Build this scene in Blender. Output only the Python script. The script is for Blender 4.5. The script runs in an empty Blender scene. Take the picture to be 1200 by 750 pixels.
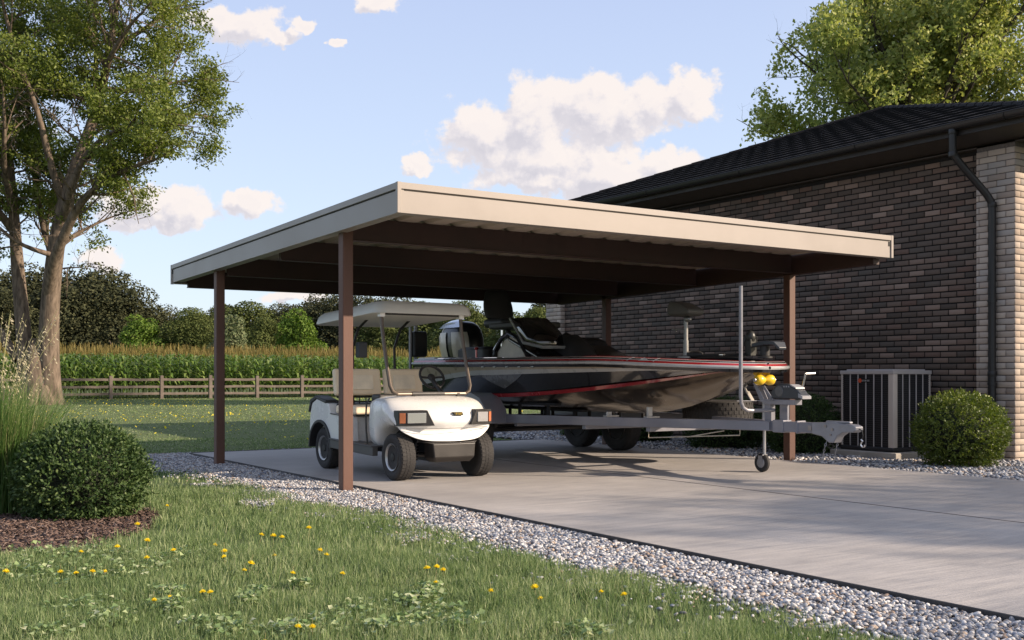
import bpy, bmesh, math, random
import numpy as np
from mathutils import Vector, Matrix, Euler
random.seed(7); RNG = np.random.default_rng(11)
scn = bpy.context.scene
COL = scn.collection
R = math.radians

# ------------------------------------------------------------------ materials
def srgb(r, g, b):
    f = lambda c: (c/255/12.92) if c/255 <= .04045 else ((c/255+.055)/1.055)**2.4
    return (f(r), f(g), f(b), 1)
def newmat(name):
    m = bpy.data.materials.new(name); m.use_nodes = True
    nt = m.node_tree; b = nt.nodes['Principled BSDF']
    return m, nt, b
def N(nt, t, **kw):
    n = nt.nodes.new(t)
    for k, v in kw.items():
        if k in n.inputs.keys(): n.inputs[k].default_value = v
        else: setattr(n, k, v)
    return n
def L(nt, a, b): nt.links.new(a, b)
def ramp(nt, fac, stops, interp='LINEAR'):
    r = nt.nodes.new('ShaderNodeValToRGB'); r.color_ramp.interpolation = interp
    e = r.color_ramp.elements
    while len(e) < len(stops): e.new(.5)
    for i, (p, c) in enumerate(stops):
        e[i].position = p; e[i].color = c if len(c) == 4 else (*c, 1)
    L(nt, fac, r.inputs[0]); return r
def mat(name, col, rough=.6, metal=0, var=.15, scale=6, bump=0, bscale=60, coat=0, spec=.5, stretch=None, emis=None):
    m, nt, b = newmat(name)
    c = col if len(col) == 4 else (*col, 1)
    tc = N(nt, 'ShaderNodeTexCoord')
    src = tc.outputs['Object']
    if stretch:
        mp = N(nt, 'ShaderNodeMapping'); mp.inputs['Scale'].default_value = stretch
        L(nt, src, mp.inputs[0]); src = mp.outputs[0]
    n = N(nt, 'ShaderNodeTexNoise', Scale=scale, Detail=6.0, Roughness=.6)
    L(nt, src, n.inputs['Vector'])
    lo = tuple(x*(1-var) for x in c[:3]); hi = tuple(min(1, x*(1+var)) for x in c[:3])
    r = ramp(nt, n.outputs[0], [(.3, lo), (.7, hi)])
    L(nt, r.outputs[0], b.inputs['Base Color'])
    b.inputs['Metallic'].default_value = metal
    rr = ramp(nt, n.outputs[0], [(.25, (max(0, rough-.08),)*3), (.75, (min(1, rough+.1),)*3)])
    L(nt, rr.outputs[0], b.inputs['Roughness'])
    b.inputs['Coat Weight'].default_value = coat; b.inputs['Coat Roughness'].default_value = .06
    b.inputs['Specular IOR Level'].default_value = spec
    if bump:
        n2 = N(nt, 'ShaderNodeTexNoise', Scale=bscale, Detail=5.0); L(nt, src, n2.inputs['Vector'])
        bp = N(nt, 'ShaderNodeBump', Strength=bump, Distance=.01); L(nt, n2.outputs[0], bp.inputs['Height'])
        L(nt, bp.outputs[0], b.inputs['Normal'])
    return m
def island(name, stops, rough=.7, spec=.4, bump=0, bscale=80, trans=0, noise=0, nscale=1.5, grad=None, interp='LINEAR'):
    """colour differs from piece to piece (leaf, blade, brick, pebble)"""
    m, nt, b = newmat(name)
    g = N(nt, 'ShaderNodeNewGeometry')
    fac = g.outputs['Random Per Island']
    if noise:
        tc = N(nt, 'ShaderNodeTexCoord'); n = N(nt, 'ShaderNodeTexNoise', Scale=nscale, Detail=3.0)
        L(nt, tc.outputs['Object'], n.inputs['Vector'])
        a = N(nt, 'ShaderNodeMath', operation='MULTIPLY_ADD'); L(nt, n.outputs[0], a.inputs[0]); a.inputs[1].default_value = noise*2; 
        s = N(nt, 'ShaderNodeMath', operation='MULTIPLY'); L(nt, fac, s.inputs[0]); s.inputs[1].default_value = 1-noise
        s2 = N(nt, 'ShaderNodeMath', operation='SUBTRACT'); L(nt, s.outputs[0], s2.inputs[0]); s2.inputs[1].default_value = noise*.5
        L(nt, s2.outputs[0], a.inputs[2]); fac = a.outputs[0]
    r = ramp(nt, fac, stops, interp)
    col = r.outputs[0]
    L(nt, col, b.inputs['Base Color'])
    b.inputs['Roughness'].default_value = rough; b.inputs['Specular IOR Level'].default_value = spec
    if bump:
        tc = N(nt, 'ShaderNodeTexCoord')
        n2 = N(nt, 'ShaderNodeTexNoise', Scale=bscale, Detail=5.0); L(nt, tc.outputs['Object'], n2.inputs['Vector'])
        bp = N(nt, 'ShaderNodeBump', Strength=bump, Distance=.005); L(nt, n2.outputs[0], bp.inputs['Height'])
        L(nt, bp.outputs[0], b.inputs['Normal'])
    if trans:
        t = N(nt, 'ShaderNodeBsdfTranslucent'); mx = N(nt, 'ShaderNodeMixShader'); mx.inputs[0].default_value = trans
        hs = N(nt, 'ShaderNodeHueSaturation', Saturation=1.15, Value=1.3); L(nt, col, hs.inputs['Color']); L(nt, hs.outputs[0], t.inputs[0])
        L(nt, b.outputs[0], mx.inputs[1]); L(nt, t.outputs[0], mx.inputs[2])
        L(nt, mx.outputs[0], nt.nodes['Material Output'].inputs[0])
    return m

# ------------------------------------------------------------------ mesh building
class MB:
    def __init__(s): s.v = []; s.f = []; s.mi = []
    def add(s, vs, fs, mi=0):
        o = len(s.v); s.v += [tuple(v) for v in vs]
        for f in fs: s.f.append([i+o for i in f]); s.mi.append(mi)
        return s
    def box(s, x0, x1, y0, y1, z0, z1, mi=0, M=None):
        vs = [Vector((x, y, z)) for z in (z0, z1) for y in (y0, y1) for x in (x0, x1)]
        if M is not None: vs = [M @ v for v in vs]
        return s.add(vs, [(0,2,3,1),(4,5,7,6),(0,1,5,4),(2,6,7,3),(0,4,6,2),(1,3,7,5)], mi)
    def tube(s, pts, r, n=8, mi=0, caps=True, closed=False):
        pts = [Vector(p) for p in pts]; m = len(pts)
        rs = list(r) if hasattr(r, '__len__') else [r]*m
        vs = []; prev = None
        for i, p in enumerate(pts):
            a = pts[(i-1) % m] if (closed or i > 0) else p; b = pts[(i+1) % m] if (closed or i < m-1) else p
            t = (b-a).normalized()
            if prev is None:
                up = Vector((0,0,1)) if abs(t.z) < .9 else Vector((1,0,0))
                u = t.cross(up).normalized()
            else:
                u = (prev - t*prev.dot(t))
                u = u.normalized() if u.length > 1e-6 else t.orthogonal().normalized()
            prev = u; w = t.cross(u)
            for k in range(n):
                q = 2*math.pi*k/n; vs.append(p + (u*math.cos(q)+w*math.sin(q))*rs[i])
        fs = []
        for i in range(m if closed else m-1):
            j = (i+1) % m
            for k in range(n): fs.append((i*n+k, i*n+(k+1) % n, j*n+(k+1) % n, j*n+k))
        if caps and not closed: fs.append(tuple(range(n))[::-1]); fs.append(tuple((m-1)*n+k for k in range(n)))
        return s.add(vs, fs, mi)
    def lathe(s, prof, c, axis='z', n=20, mi=0, M=None):
        """prof: list of (radius, height)"""
        vs = []; c = Vector(c)
        for r_, h in prof:
            for k in range(n):
                q = 2*math.pi*k/n; a, b = r_*math.cos(q), r_*math.sin(q)
                v = Vector({'z': (a, b, h), 'x': (h, a, b), 'y': (b, h, a)}[axis])
                if M is not None: v = M @ v
                vs.append(c+v)
        fs = []
        for i in range(len(prof)-1):
            for k in range(n): fs.append((i*n+k, i*n+(k+1) % n, (i+1)*n+(k+1) % n, (i+1)*n+k))
        if prof[0][0] > 1e-5: fs.append(tuple(range(n))[::-1])
        if prof[-1][0] > 1e-5: fs.append(tuple((len(prof)-1)*n+k for k in range(n)))
        return s.add(vs, fs, mi)
    def loft(s, rings, mi=0, closed=True, caps=True):
        n = len(rings[0]); vs = [p for r_ in rings for p in r_]; fs = []
        for i in range(len(rings)-1):
            for k in range(n if closed else n-1):
                fs.append((i*n+k, i*n+(k+1) % n, (i+1)*n+(k+1) % n, (i+1)*n+k))
        if caps and closed: fs.append(tuple(range(n))[::-1]); fs.append(tuple((len(rings)-1)*n+k for k in range(n)))
        return s.add(vs, fs, mi)
    def prism(s, poly, axis, a, b, mi=0):
        """poly in the two other axes; extruded from a to b along axis"""
        def mk(p, h): return {'x': (h, p[0], p[1]), 'y': (p[0], h, p[1]), 'z': (p[0], p[1], h)}[axis]
        return s.loft([[mk(p, a) for p in poly], [mk(p, b) for p in poly]], mi)
    def ell(s, c, r, n=14, m=9, mi=0, M=None):
        prof = []
        vs = []; c = Vector(c)
        for i in range(m+1):
            th = math.pi*i/m
            for k in range(n):
                q = 2*math.pi*k/n
                v = Vector((r[0]*math.sin(th)*math.cos(q), r[1]*math.sin(th)*math.sin(q), -r[2]*math.cos(th)))
                if M is not None: v = M @ v
                vs.append(c+v)
        fs = [(i*n+k, i*n+(k+1) % n, (i+1)*n+(k+1) % n, (i+1)*n+k) for i in range(m) for k in range(n)]
        return s.add(vs, fs, mi)

def absloc(o):
    v = Vector((0,0,0))
    while o is not None: v += o.location; o = o.parent
    return v
def link(name, me, mats, parent=None, loc=None):
    o = bpy.data.objects.new(name, me); COL.objects.link(o)
    for m in (mats if isinstance(mats, (list, tuple)) else [mats]): me.materials.append(m)
    if parent is not None: o.parent = parent
    elif loc is not None: o.location = loc
    return o
def build(name, mb, mats, parent=None, loc=None, bevel=0, seg=2, sub=0, angle=35, solid=0):
    """mb holds world coordinates; they become local to the parent (or to loc)"""
    off = absloc(parent) if parent is not None else Vector(loc or (0,0,0))
    me = bpy.data.meshes.new(name)
    me.from_pydata([(v[0]-off.x, v[1]-off.y, v[2]-off.z) for v in mb.v], [], mb.f)
    me.polygons.foreach_set('material_index', mb.mi)
    bm = bmesh.new(); bm.from_mesh(me)
    bmesh.ops.remove_doubles(bm, verts=bm.verts, dist=1e-5)
    bmesh.ops.recalc_face_normals(bm, faces=bm.faces); bm.to_mesh(me); bm.free()
    me.polygons.foreach_set('use_smooth', [True]*len(me.polygons))
    me.set_sharp_from_angle(angle=R(angle if not sub else 180))
    o = link(name, me, mats, parent, loc)
    if solid:
        d = o.modifiers.new('s', 'SOLIDIFY'); d.thickness = solid
    if bevel:
        b = o.modifiers.new('b', 'BEVEL'); b.width = bevel; b.segments = seg; b.limit_method = 'ANGLE'; b.angle_limit = R(30); b.harden_normals = True
    if sub:
        b = o.modifiers.new('u', 'SUBSURF'); b.levels = b.render_levels = sub
    return o
def npmesh(name, V, F, mats, parent=None, loc=None, mi=None, smooth=False):
    """V (n,3) and F (m,k) arrays -> one object, fast"""
    V = np.asarray(V, dtype=np.float32)
    off = absloc(parent) if parent is not None else Vector(loc or (0,0,0))
    V = V - np.array(off, dtype=np.float32)
    me = bpy.data.meshes.new(name); k = F.shape[1]
    me.vertices.add(len(V)); me.vertices.foreach_set('co', V.ravel())
    me.loops.add(F.size); me.loops.foreach_set('vertex_index', F.astype(np.int32).ravel())
    me.polygons.add(len(F)); me.polygons.foreach_set('loop_start', np.arange(0, F.size, k, dtype=np.int32))
    if mi is not None: me.polygons.foreach_set('material_index', np.asarray(mi, dtype=np.int32))
    if smooth: me.polygons.foreach_set('use_smooth', np.ones(len(F), dtype=bool))
    me.update(calc_edges=True)
    return link(name, me, mats, parent, loc)
def tag(o, label=None, cat=None, group=None, kind=None):
    if label: o['label'] = label
    if cat: o['category'] = cat
    if group: o['group'] = group
    if kind: o['kind'] = kind
    return o
def thing(name, label, cat, loc, group=None):
    o = bpy.data.objects.new(name, None); COL.objects.link(o); o.location = loc; o.empty_display_size = .2
    return tag(o, label, cat, group)
def copy_tree(o, parent=None):
    c = o.copy(); COL.objects.link(c)
    if parent is not None: c.parent = parent
    for ch in list(o.children): copy_tree(ch, c)
    return c

# ------------------------------------------------------------------ camera, sun, world
cam = bpy.data.cameras.new('camera'); co = bpy.data.objects.new('camera', cam); COL.objects.link(co)
co.location = (0,0,1); co.rotation_euler = (R(90), 0, -R(33.26))
cam.lens = 38.19; cam.sensor_width = 36; cam.shift_y = 65/1200; cam.clip_end = 3000; cam.clip_start = .05
scn.camera = co
AZ = 44.0; EL = 25.0                       # sun: azimuth from -Y towards +X
sd = Vector((math.sin(R(AZ))*math.cos(R(EL)), -math.cos(R(AZ))*math.cos(R(EL)), math.sin(R(EL))))
sl = bpy.data.lights.new('sun', 'SUN'); sl.energy = 4.7; sl.angle = R(.6); sl.color = (1, .82, .64)
so = bpy.data.objects.new('sun', sl); COL.objects.link(so); so.location = sd*50
so.rotation_euler = sd.to_track_quat('Z', 'Y').to_euler()
scn.view_settings.view_transform = 'Standard'; scn.view_settings.look = 'None'
scn.view_settings.exposure = .75; scn.view_settings.gamma = 1

def make_world():
    w = bpy.data.worlds.new('World'); scn.world = w; w.use_nodes = True
    nt = w.node_tree; bg = nt.nodes['Background']
    sky = N(nt, 'ShaderNodeTexSky', sky_type='NISHITA'); sky.sun_disc = False
    sky.sun_elevation = R(EL); sky.sun_rotation = math.atan2(sd.x, sd.y)
    sky.air_density = 1.0; sky.dust_density = 1.2; sky.ozone_density = 1.6
    bg.inputs[1].default_value = .15
    # clouds: puffs given by their direction (tangent coordinates about a compass direction)
    g = bpy.data.node_groups.new('cloud_field', 'ShaderNodeTree')
    g.interface.new_socket('P', in_out='INPUT', socket_type='NodeSocketVector')
    g.interface.new_socket('D', in_out='OUTPUT', socket_type='NodeSocketFloat')
    gi = g.nodes.new('NodeGroupInput'); go = g.nodes.new('NodeGroupOutput')
    clouds = [(572,160,58,36),(628,142,58,42),(700,128,62,40),(752,125,38,32),(808,117,33,28),(640,185,72,32),(715,202,85,32),(778,196,42,26),(650,212,90,16),
              (282,31,46,22),(252,24,24,15),(322,38,26,9),(354,26,14,8),(392,55,8,6),(443,0,22,13),(293,233,36,14),(488,192,17,9),
              (212,246,38,26),(165,240,50,22),(200,262,40,12),(122,304,22,13),(345,346,34,9),(-60,150,90,40),(1350,60,120,50),(1500,200,100,40),(-250,260,110,40)]
    nz = N(g, 'ShaderNodeTexNoise', Scale=34.0, Detail=10.0, Roughness=.62); L(g, gi.outputs[0], nz.inputs['Vector'])
    nz2 = N(g, 'ShaderNodeTexNoise', Scale=9.0, Detail=3.0); L(g, gi.outputs[0], nz2.inputs['Vector'])
    nd = N(g, 'ShaderNodeTexNoise', Scale=22.0, Detail=4.0, Roughness=.6); L(g, gi.outputs[0], nd.inputs['Vector'])
    ds = N(g, 'ShaderNodeVectorMath', operation='SUBTRACT'); L(g, nd.outputs['Color'], ds.inputs[0]); ds.inputs[1].default_value = (.5,.5,.5)
    dm = N(g, 'ShaderNodeVectorMath', operation='SCALE'); L(g, ds.outputs[0], dm.inputs[0]); dm.inputs['Scale'].default_value = .048
    dp = N(g, 'ShaderNodeVectorMath', operation='ADD'); L(g, gi.outputs[0], dp.inputs[0]); L(g, dm.outputs[0], dp.inputs[1])
    last = None
    for x, y, rx, ry in clouds:
        s = N(g, 'ShaderNodeVectorMath', operation='SUBTRACT'); L(g, dp.outputs[0], s.inputs[0]); s.inputs[1].default_value = ((x-600)/1273, (440-y)/1273, 0)
        m = N(g, 'ShaderNodeVectorMath', operation='MULTIPLY'); L(g, s.outputs[0], m.inputs[0]); m.inputs[1].default_value = (1273/rx, 1273/ry, 0)
        d = N(g, 'ShaderNodeVectorMath', operation='LENGTH'); L(g, m.outputs[0], d.inputs[0])
        if last is None: last = d.outputs['Value']
        else:
            q = N(g, 'ShaderNodeMath', operation='SMOOTH_MIN'); q.inputs[2].default_value = .25; L(g, last, q.inputs[0]); L(g, d.outputs['Value'], q.inputs[1]); last = q.outputs[0]
    inv = N(g, 'ShaderNodeMath', operation='SUBTRACT'); inv.inputs[0].default_value = 1.20; L(g, last, inv.inputs[1])
    a = N(g, 'ShaderNodeMath', operation='MULTIPLY_ADD'); L(g, nz.outputs[0], a.inputs[0]); a.inputs[1].default_value = 2.0; a.inputs[2].default_value = -1.0
    a2 = N(g, 'ShaderNodeMath', operation='MULTIPLY_ADD'); L(g, nz2.outputs[0], a2.inputs[0]); a2.inputs[1].default_value = .5; L(g, a.outputs[0], a2.inputs[2])
    sm = N(g, 'ShaderNodeMath', operation='ADD'); L(g, inv.outputs[0], sm.inputs[0]); L(g, a2.outputs[0], sm.inputs[1])
    L(g, sm.outputs[0], go.inputs[0])
    tc = N(nt, 'ShaderNodeTexCoord')
    f = Vector((.5485,.8362,0)); r_ = Vector((.8362,-.5485,0))
    def dot(v):
        n = N(nt, 'ShaderNodeVectorMath', operation='DOT_PRODUCT'); L(nt, tc.outputs['Generated'], n.inputs[0]); n.inputs[1].default_value = v; return n.outputs['Value']
    df, dr, dz = dot(f), dot(r_), dot((0,0,1))
    mf = N(nt, 'ShaderNodeMath', operation='MAXIMUM'); L(nt, df, mf.inputs[0]); mf.inputs[1].default_value = .05
    du = N(nt, 'ShaderNodeMath', operation='DIVIDE'); L(nt, dr, du.inputs[0]); L(nt, mf.outputs[0], du.inputs[1])
    dv = N(nt, 'ShaderNodeMath', operation='DIVIDE'); L(nt, dz, dv.inputs[0]); L(nt, mf.outputs[0], dv.inputs[1])
    cb = N(nt, 'ShaderNodeCombineXYZ'); L(nt, du.outputs[0], cb.inputs[0]); L(nt, dv.outputs[0], cb.inputs[1])
    g1 = nt.nodes.new('ShaderNodeGroup'); g1.node_tree = g; L(nt, cb.outputs[0], g1.inputs[0])
    sh = N(nt, 'ShaderNodeVectorMath', operation='ADD'); L(nt, cb.outputs[0], sh.inputs[0]); sh.inputs[1].default_value = (.010, .012, 0)
    g2 = nt.nodes.new('ShaderNodeGroup'); g2.node_tree = g; L(nt, sh.outputs[0], g2.inputs[0])
    al = N(nt, 'ShaderNodeMapRange'); al.interpolation_type = 'SMOOTHSTEP'; L(nt, g1.outputs[0], al.inputs[0])
    al.inputs[1].default_value = .16; al.inputs[2].default_value = .56
    df2 = N(nt, 'ShaderNodeMath', operation='SUBTRACT'); L(nt, g1.outputs[0], df2.inputs[0]); L(nt, g2.outputs[0], df2.inputs[1])
    lit = N(nt, 'ShaderNodeMapRange'); lit.interpolation_type = 'SMOOTHSTEP'; L(nt, df2.outputs[0], lit.inputs[0]); lit.inputs[1].default_value = -.45; lit.inputs[2].default_value = .40
    thick = N(nt, 'ShaderNodeMapRange'); L(nt, g1.outputs[0], thick.inputs[0]); thick.inputs[1].default_value = .3; thick.inputs[2].default_value = 1.1
    thick.inputs[3].default_value = 1; thick.inputs[4].default_value = .0
    lm = N(nt, 'ShaderNodeMath', operation='MULTIPLY_ADD'); L(nt, lit.outputs[0], lm.inputs[0]); lm.inputs[1].default_value = .75
    tm = N(nt, 'ShaderNodeMath', operation='MULTIPLY'); L(nt, thick.outputs[0], tm.inputs[0]); tm.inputs[1].default_value = .35; L(nt, tm.outputs[0], lm.inputs[2])
    cr = ramp(nt, lm.outputs[0], [(.05, (.66, .63, .68, 1)), (.4, (.80, .75, .77, 1)), (.8, (.97, .88, .83, 1))])
    cm = N(nt, 'ShaderNodeVectorMath', operation='SCALE'); L(nt, cr.outputs[0], cm.inputs[0]); cm.inputs['Scale'].default_value = CLOUD
    # sky colour: the Nishita sky, evened towards the pale blue of the photograph
    gr = ramp(nt, dz, [(0, SKY0), (.12, SKY1), (.34, SKY2), (1, SKY3)])
    grs = N(nt, 'ShaderNodeVectorMath', operation='SCALE'); L(nt, gr.outputs[0], grs.inputs[0]); grs.inputs['Scale'].default_value = CLOUD
    # the hazier, warmer part of the sky on the sun's side
    dsun = dot((math.sin(R(AZ)), -math.cos(R(AZ)), 0)); mr = N(nt, 'ShaderNodeMapRange'); L(nt, dsun, mr.inputs[0]); mr.inputs[1].default_value = .0; mr.inputs[2].default_value = 1.0; mr.inputs[4].default_value = .75
    wm = N(nt, 'ShaderNodeMix', data_type='RGBA'); L(nt, mr.outputs[0], wm.inputs[0]); L(nt, grs.outputs[0], wm.inputs[6]); wm.inputs[7].default_value = (4.1, 3.55, 3.1, 1)
    mxs = N(nt, 'ShaderNodeMix', data_type='RGBA'); mxs.inputs[0].default_value = .8; L(nt, sky.outputs[0], mxs.inputs[6]); L(nt, wm.outputs[2], mxs.inputs[7])
    fr = N(nt, 'ShaderNodeMath', operation='GREATER_THAN'); L(nt, df, fr.inputs[0]); fr.inputs[1].default_value = .06
    am = N(nt, 'ShaderNodeMath', operation='MULTIPLY'); L(nt, al.outputs[0], am.inputs[0]); L(nt, fr.outputs[0], am.inputs[1])
    am2 = N(nt, 'ShaderNodeMath', operation='MULTIPLY'); L(nt, am.outputs[0], am2.inputs[0]); am2.inputs[1].default_value = .93
    mx = N(nt, 'ShaderNodeMix', data_type='RGBA'); L(nt, am2.outputs[0], mx.inputs[0]); L(nt, mxs.outputs[2], mx.inputs[6]); L(nt, cm.outputs[0], mx.inputs[7])
    L(nt, mx.outputs[2], bg.inputs[0])
CLOUD = 4.1
SKY0 = (.80,.90,1.0,1); SKY1 = (.70,.81,1.0,1); SKY2 = (.56,.65,.91,1); SKY3 = (.46,.54,.74,1)
make_world()
# ------------------------------------------------------------------ ground, driveway, gravel, mulch
def fnoise(x, y, s, seed=0):
    """cheap smooth value noise on arrays, 0..1"""
    r = np.random.default_rng(seed); T = r.random((64, 64))
    u = np.asarray(x)*s; v = np.asarray(y)*s; i = np.floor(u).astype(int); j = np.floor(v).astype(int)
    a = u-i; b = v-j; a = a*a*(3-2*a); b = b*b*(3-2*b)
    g = lambda p, q: T[p % 64, q % 64]
    return (g(i,j)*(1-a)+g(i+1,j)*a)*(1-b)+(g(i,j+1)*(1-a)+g(i+1,j+1)*a)*b
def gravel_edge(Y):            # west edge of the pebble border against the lawn
    Y = np.asarray(Y, dtype=float)
    return 3.60 + .24*(fnoise(Y, Y*0+3, .9, 5)-.5) + .20*(fnoise(Y, Y*0+1, 3.1, 6)-.5) + .15*np.clip((5.2-Y)/2, 0, 1)
SOIL = (.07,.05,.035,1)
def ground_material():
    m, nt, b = newmat('lawn_soil')
    tc = N(nt, 'ShaderNodeTexCoord'); n = N(nt, 'ShaderNodeTexNoise', Scale=.35, Detail=8.0, Roughness=.65); L(nt, tc.outputs['Object'], n.inputs['Vector'])
    n2 = N(nt, 'ShaderNodeTexNoise', Scale=14.0, Detail=6.0); L(nt, tc.outputs['Object'], n2.inputs['Vector'])
    r1 = ramp(nt, n.outputs[0], [(.3, (.075,.105,.045,1)), (.7, (.12,.155,.062,1))])
    r2 = ramp(nt, n2.outputs[0], [(.35, (.07,.09,.038,1)), (.65, (.13,.15,.07,1))])
    mx = N(nt, 'ShaderNodeMix', data_type='RGBA'); mx.inputs[0].default_value = .5; L(nt, r1.outputs[0], mx.inputs[6]); L(nt, r2.outputs[0], mx.inputs[7])
    L(nt, mx.outputs[2], b.inputs['Base Color']); b.inputs['Roughness'].default_value = .95; b.inputs['Specular IOR Level'].default_value = .1
    return m
mb = MB(); mb.box(-900, 900, -300, 1500, -.5, -.046)
tag(build('ground', mb, ground_material()), kind='structure')

def concrete_material():
    m, nt, b = newmat('broomed_concrete')
    tc = N(nt, 'ShaderNodeTexCoord')
    n = N(nt, 'ShaderNodeTexNoise', Scale=.7, Detail=8.0, Roughness=.62); L(nt, tc.outputs['Object'], n.inputs['Vector'])
    mp = N(nt, 'ShaderNodeMapping'); mp.inputs['Scale'].default_value = (1.1, 9, 1); L(nt, tc.outputs['Object'], mp.inputs[0])
    n2 = N(nt, 'ShaderNodeTexNoise', Scale=1.7, Detail=9.0, Roughness=.7); L(nt, mp.outputs[0], n2.inputs['Vector'])
    n3 = N(nt, 'ShaderNodeTexNoise', Scale=90.0, Detail=4.0); L(nt, tc.outputs['Object'], n3.inputs['Vector'])
    r1 = ramp(nt, n.outputs[0], [(.3, (.30,.285,.275,1)), (.7, (.42,.40,.385,1))])
    r2 = ramp(nt, n2.outputs[0], [(.3, (.74,.74,.76,1)), (.48, (.95,.94,.93,1)), (.7, (1.16,1.13,1.09,1))])
    mx = N(nt, 'ShaderNodeMix', data_type='RGBA', blend_type='MULTIPLY'); mx.inputs[0].default_value = 1; L(nt, r1.outputs[0], mx.inputs[6]); L(nt, r2.outputs[0], mx.inputs[7])
    r3 = ramp(nt, n3.outputs[0], [(.3, (.88,.88,.88,1)), (.6, (1.05,1.05,1.05,1))])
    mx2 = N(nt, 'ShaderNodeMix', data_type='RGBA', blend_type='MULTIPLY'); mx2.inputs[0].default_value = 1; L(nt, mx.outputs[2], mx2.inputs[6]); L(nt, r3.outputs[0], mx2.inputs[7])
    L(nt, mx2.outputs[2], b.inputs['Base Color'])
    rr = ramp(nt, n2.outputs[0], [(.3, (.55,)*3), (.7, (.8,)*3)]); L(nt, rr.outputs[0], b.inputs['Roughness'])
    wv = N(nt, 'ShaderNodeMapping'); wv.inputs['Scale'].default_value = (1.5, 130, 1); L(nt, tc.outputs['Object'], wv.inputs[0])
    n4 = N(nt, 'ShaderNodeTexNoise', Scale=1.0, Detail=3.0); L(nt, wv.outputs[0], n4.inputs['Vector'])
    bp = N(nt, 'ShaderNodeBump', Strength=.6, Distance=.008); L(nt, n4.outputs[0], bp.inputs['Height']); L(nt, bp.outputs[0], b.inputs['Normal'])
    return m
CONC = concrete_material()
for x0, x1 in ((4.215, 6.9415), (6.9585, 9.735)):
    mb = MB(); mb.box(x0, x1, -6, 14.0, -.15, 0)
    tag(build('driveway', mb, CONC, bevel=.006), kind='structure')
mb = MB(); mb.box(6.9415, 6.9585, -6, 14, -.15, .0012); tag(build('driveway_joint', mb, mat('joint_filler', (.09,.08,.075), .9)), kind='structure')

# gravel base sheets (the dark fines under the pebbles)
GB = mat('gravel_fines', (.16,.15,.145), .95, var=.35, scale=60, bump=.6, bscale=120)
mb = MB(); ys = np.linspace(1.0, 14.35, 120); ex = gravel_edge(ys)
a = [(e-.12, y, -.0445) for e, y in zip(ex, ys)]; b_ = [(4.2, y, -.036) for y in ys]
o = len(a)
mb.add(a+b_, [(i, o+i, o+i+1, i+1) for i in range(o-1)])
mb.add([(4.2,14.0,-.050),(10.2,14.0,-.050),(10.2,14.35,-.050),(4.2,14.35,-.050)], [(0,1,2,3)])
mb.add([(9.735,-6,-.046),(13,-6,-.046),(13,18.5,-.046),(9.735,18.5,-.046)], [(0,1,2,3)])
tag(build('gravel_bed', mb, GB), kind='structure')

# pebbles
PEB = island('river_pebbles', [(0,(.11,.11,.125)),(.15,(.22,.225,.245)),(.31,(.37,.365,.37)),(.42,(.50,.49,.48)),(.60,(.38,.30,.235)),(.67,(.19,.21,.26)),(.78,(.60,.585,.57)),(.88,(.32,.32,.33)),(.96,(.30,.22,.165))], interp='CONSTANT', rough=.65, bump=.15, bscale=150)
def ico(sub):
    bm = bmesh.new(); bmesh.ops.create_icosphere(bm, subdivisions=sub, radius=1)
    V = np.array([v.co[:] for v in bm.verts]); F = np.array([[v.index for v in f.verts] for f in bm.faces]); bm.free(); return V, F
def pebbles(name, P, size, sub):
    V0, F0 = ico(sub); n = len(P)
    S = size[:, None]*np.stack([RNG.uniform(.8, 1.35, n), RNG.uniform(.7, 1.05, n), RNG.uniform(.45, .8, n)], 1)
    V = V0[None]*S[:, None, :]
    V = V*(1+.12*np.sin(V0[None, :, [1, 2, 0]]*3+RNG.uniform(0, 6, (n, 1, 3))))
    th = RNG.uniform(0, 2*np.pi, n); ti = RNG.normal(0, .3, n)
    c, s = np.cos(ti)[:, None], np.sin(ti)[:, None]
    x, z = V[..., 0]*c-V[..., 2]*s, V[..., 0]*s+V[..., 2]*c
    c, s = np.cos(th)[:, None], np.sin(th)[:, None]
    x, y = x*c-V[..., 1]*s, x*s+V[..., 1]*c
    V = np.stack([x, y, z], -1)+P[:, None, :]
    F = (F0[None]+(np.arange(n)*len(V0))[:, None, None]).reshape(-1, 3)
    return npmesh(name, V.reshape(-1, 3), F, PEB, smooth=True)
def strip_points(n, fx):
    pass
n = 92000
Y = 14.3-(12.2*RNG.random(n)**1.0); X = RNG.uniform(2.75, 4.19, n)
e = gravel_edge(Y); stray = fnoise(X, Y, 2.3, 9) > .62
keep = (X > e+RNG.normal(0, .03, n)) | (RNG.random(n) < .75*np.exp(-np.clip(e-X, 0, 9)/.13)) | (stray & (X > e-.60) & (RNG.random(n) < .5))
P = np.stack([X, Y, -.030+RNG.uniform(0, .020, n)], 1)[keep]
near = P[:, 1] < 6.5
sz = RNG.uniform(.0065, .0145, len(P))
g1 = pebbles('gravel', P[near], sz[near], 2); tag(g1, kind='stuff')
g2 = pebbles('gravel', P[~near], sz[~near], 1); tag(g2, kind='stuff')
n = 30000
X = RNG.uniform(9.74, 12.15, n); Y = 3.0+15.3*RNG.random(n)**1.35
P = np.stack([X, Y, -.042+RNG.uniform(0, .03, n)], 1)
Xb = RNG.uniform(4.2, 10.2, 2500); Yb = RNG.uniform(14.02, 14.38, 2500)
P = np.concatenate([P, np.stack([Xb, Yb, -.045+RNG.uniform(0, .02, 2500)], 1)])
tag(pebbles('gravel', P, RNG.uniform(.014, .028, len(P)), 1), kind='stuff')

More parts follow.
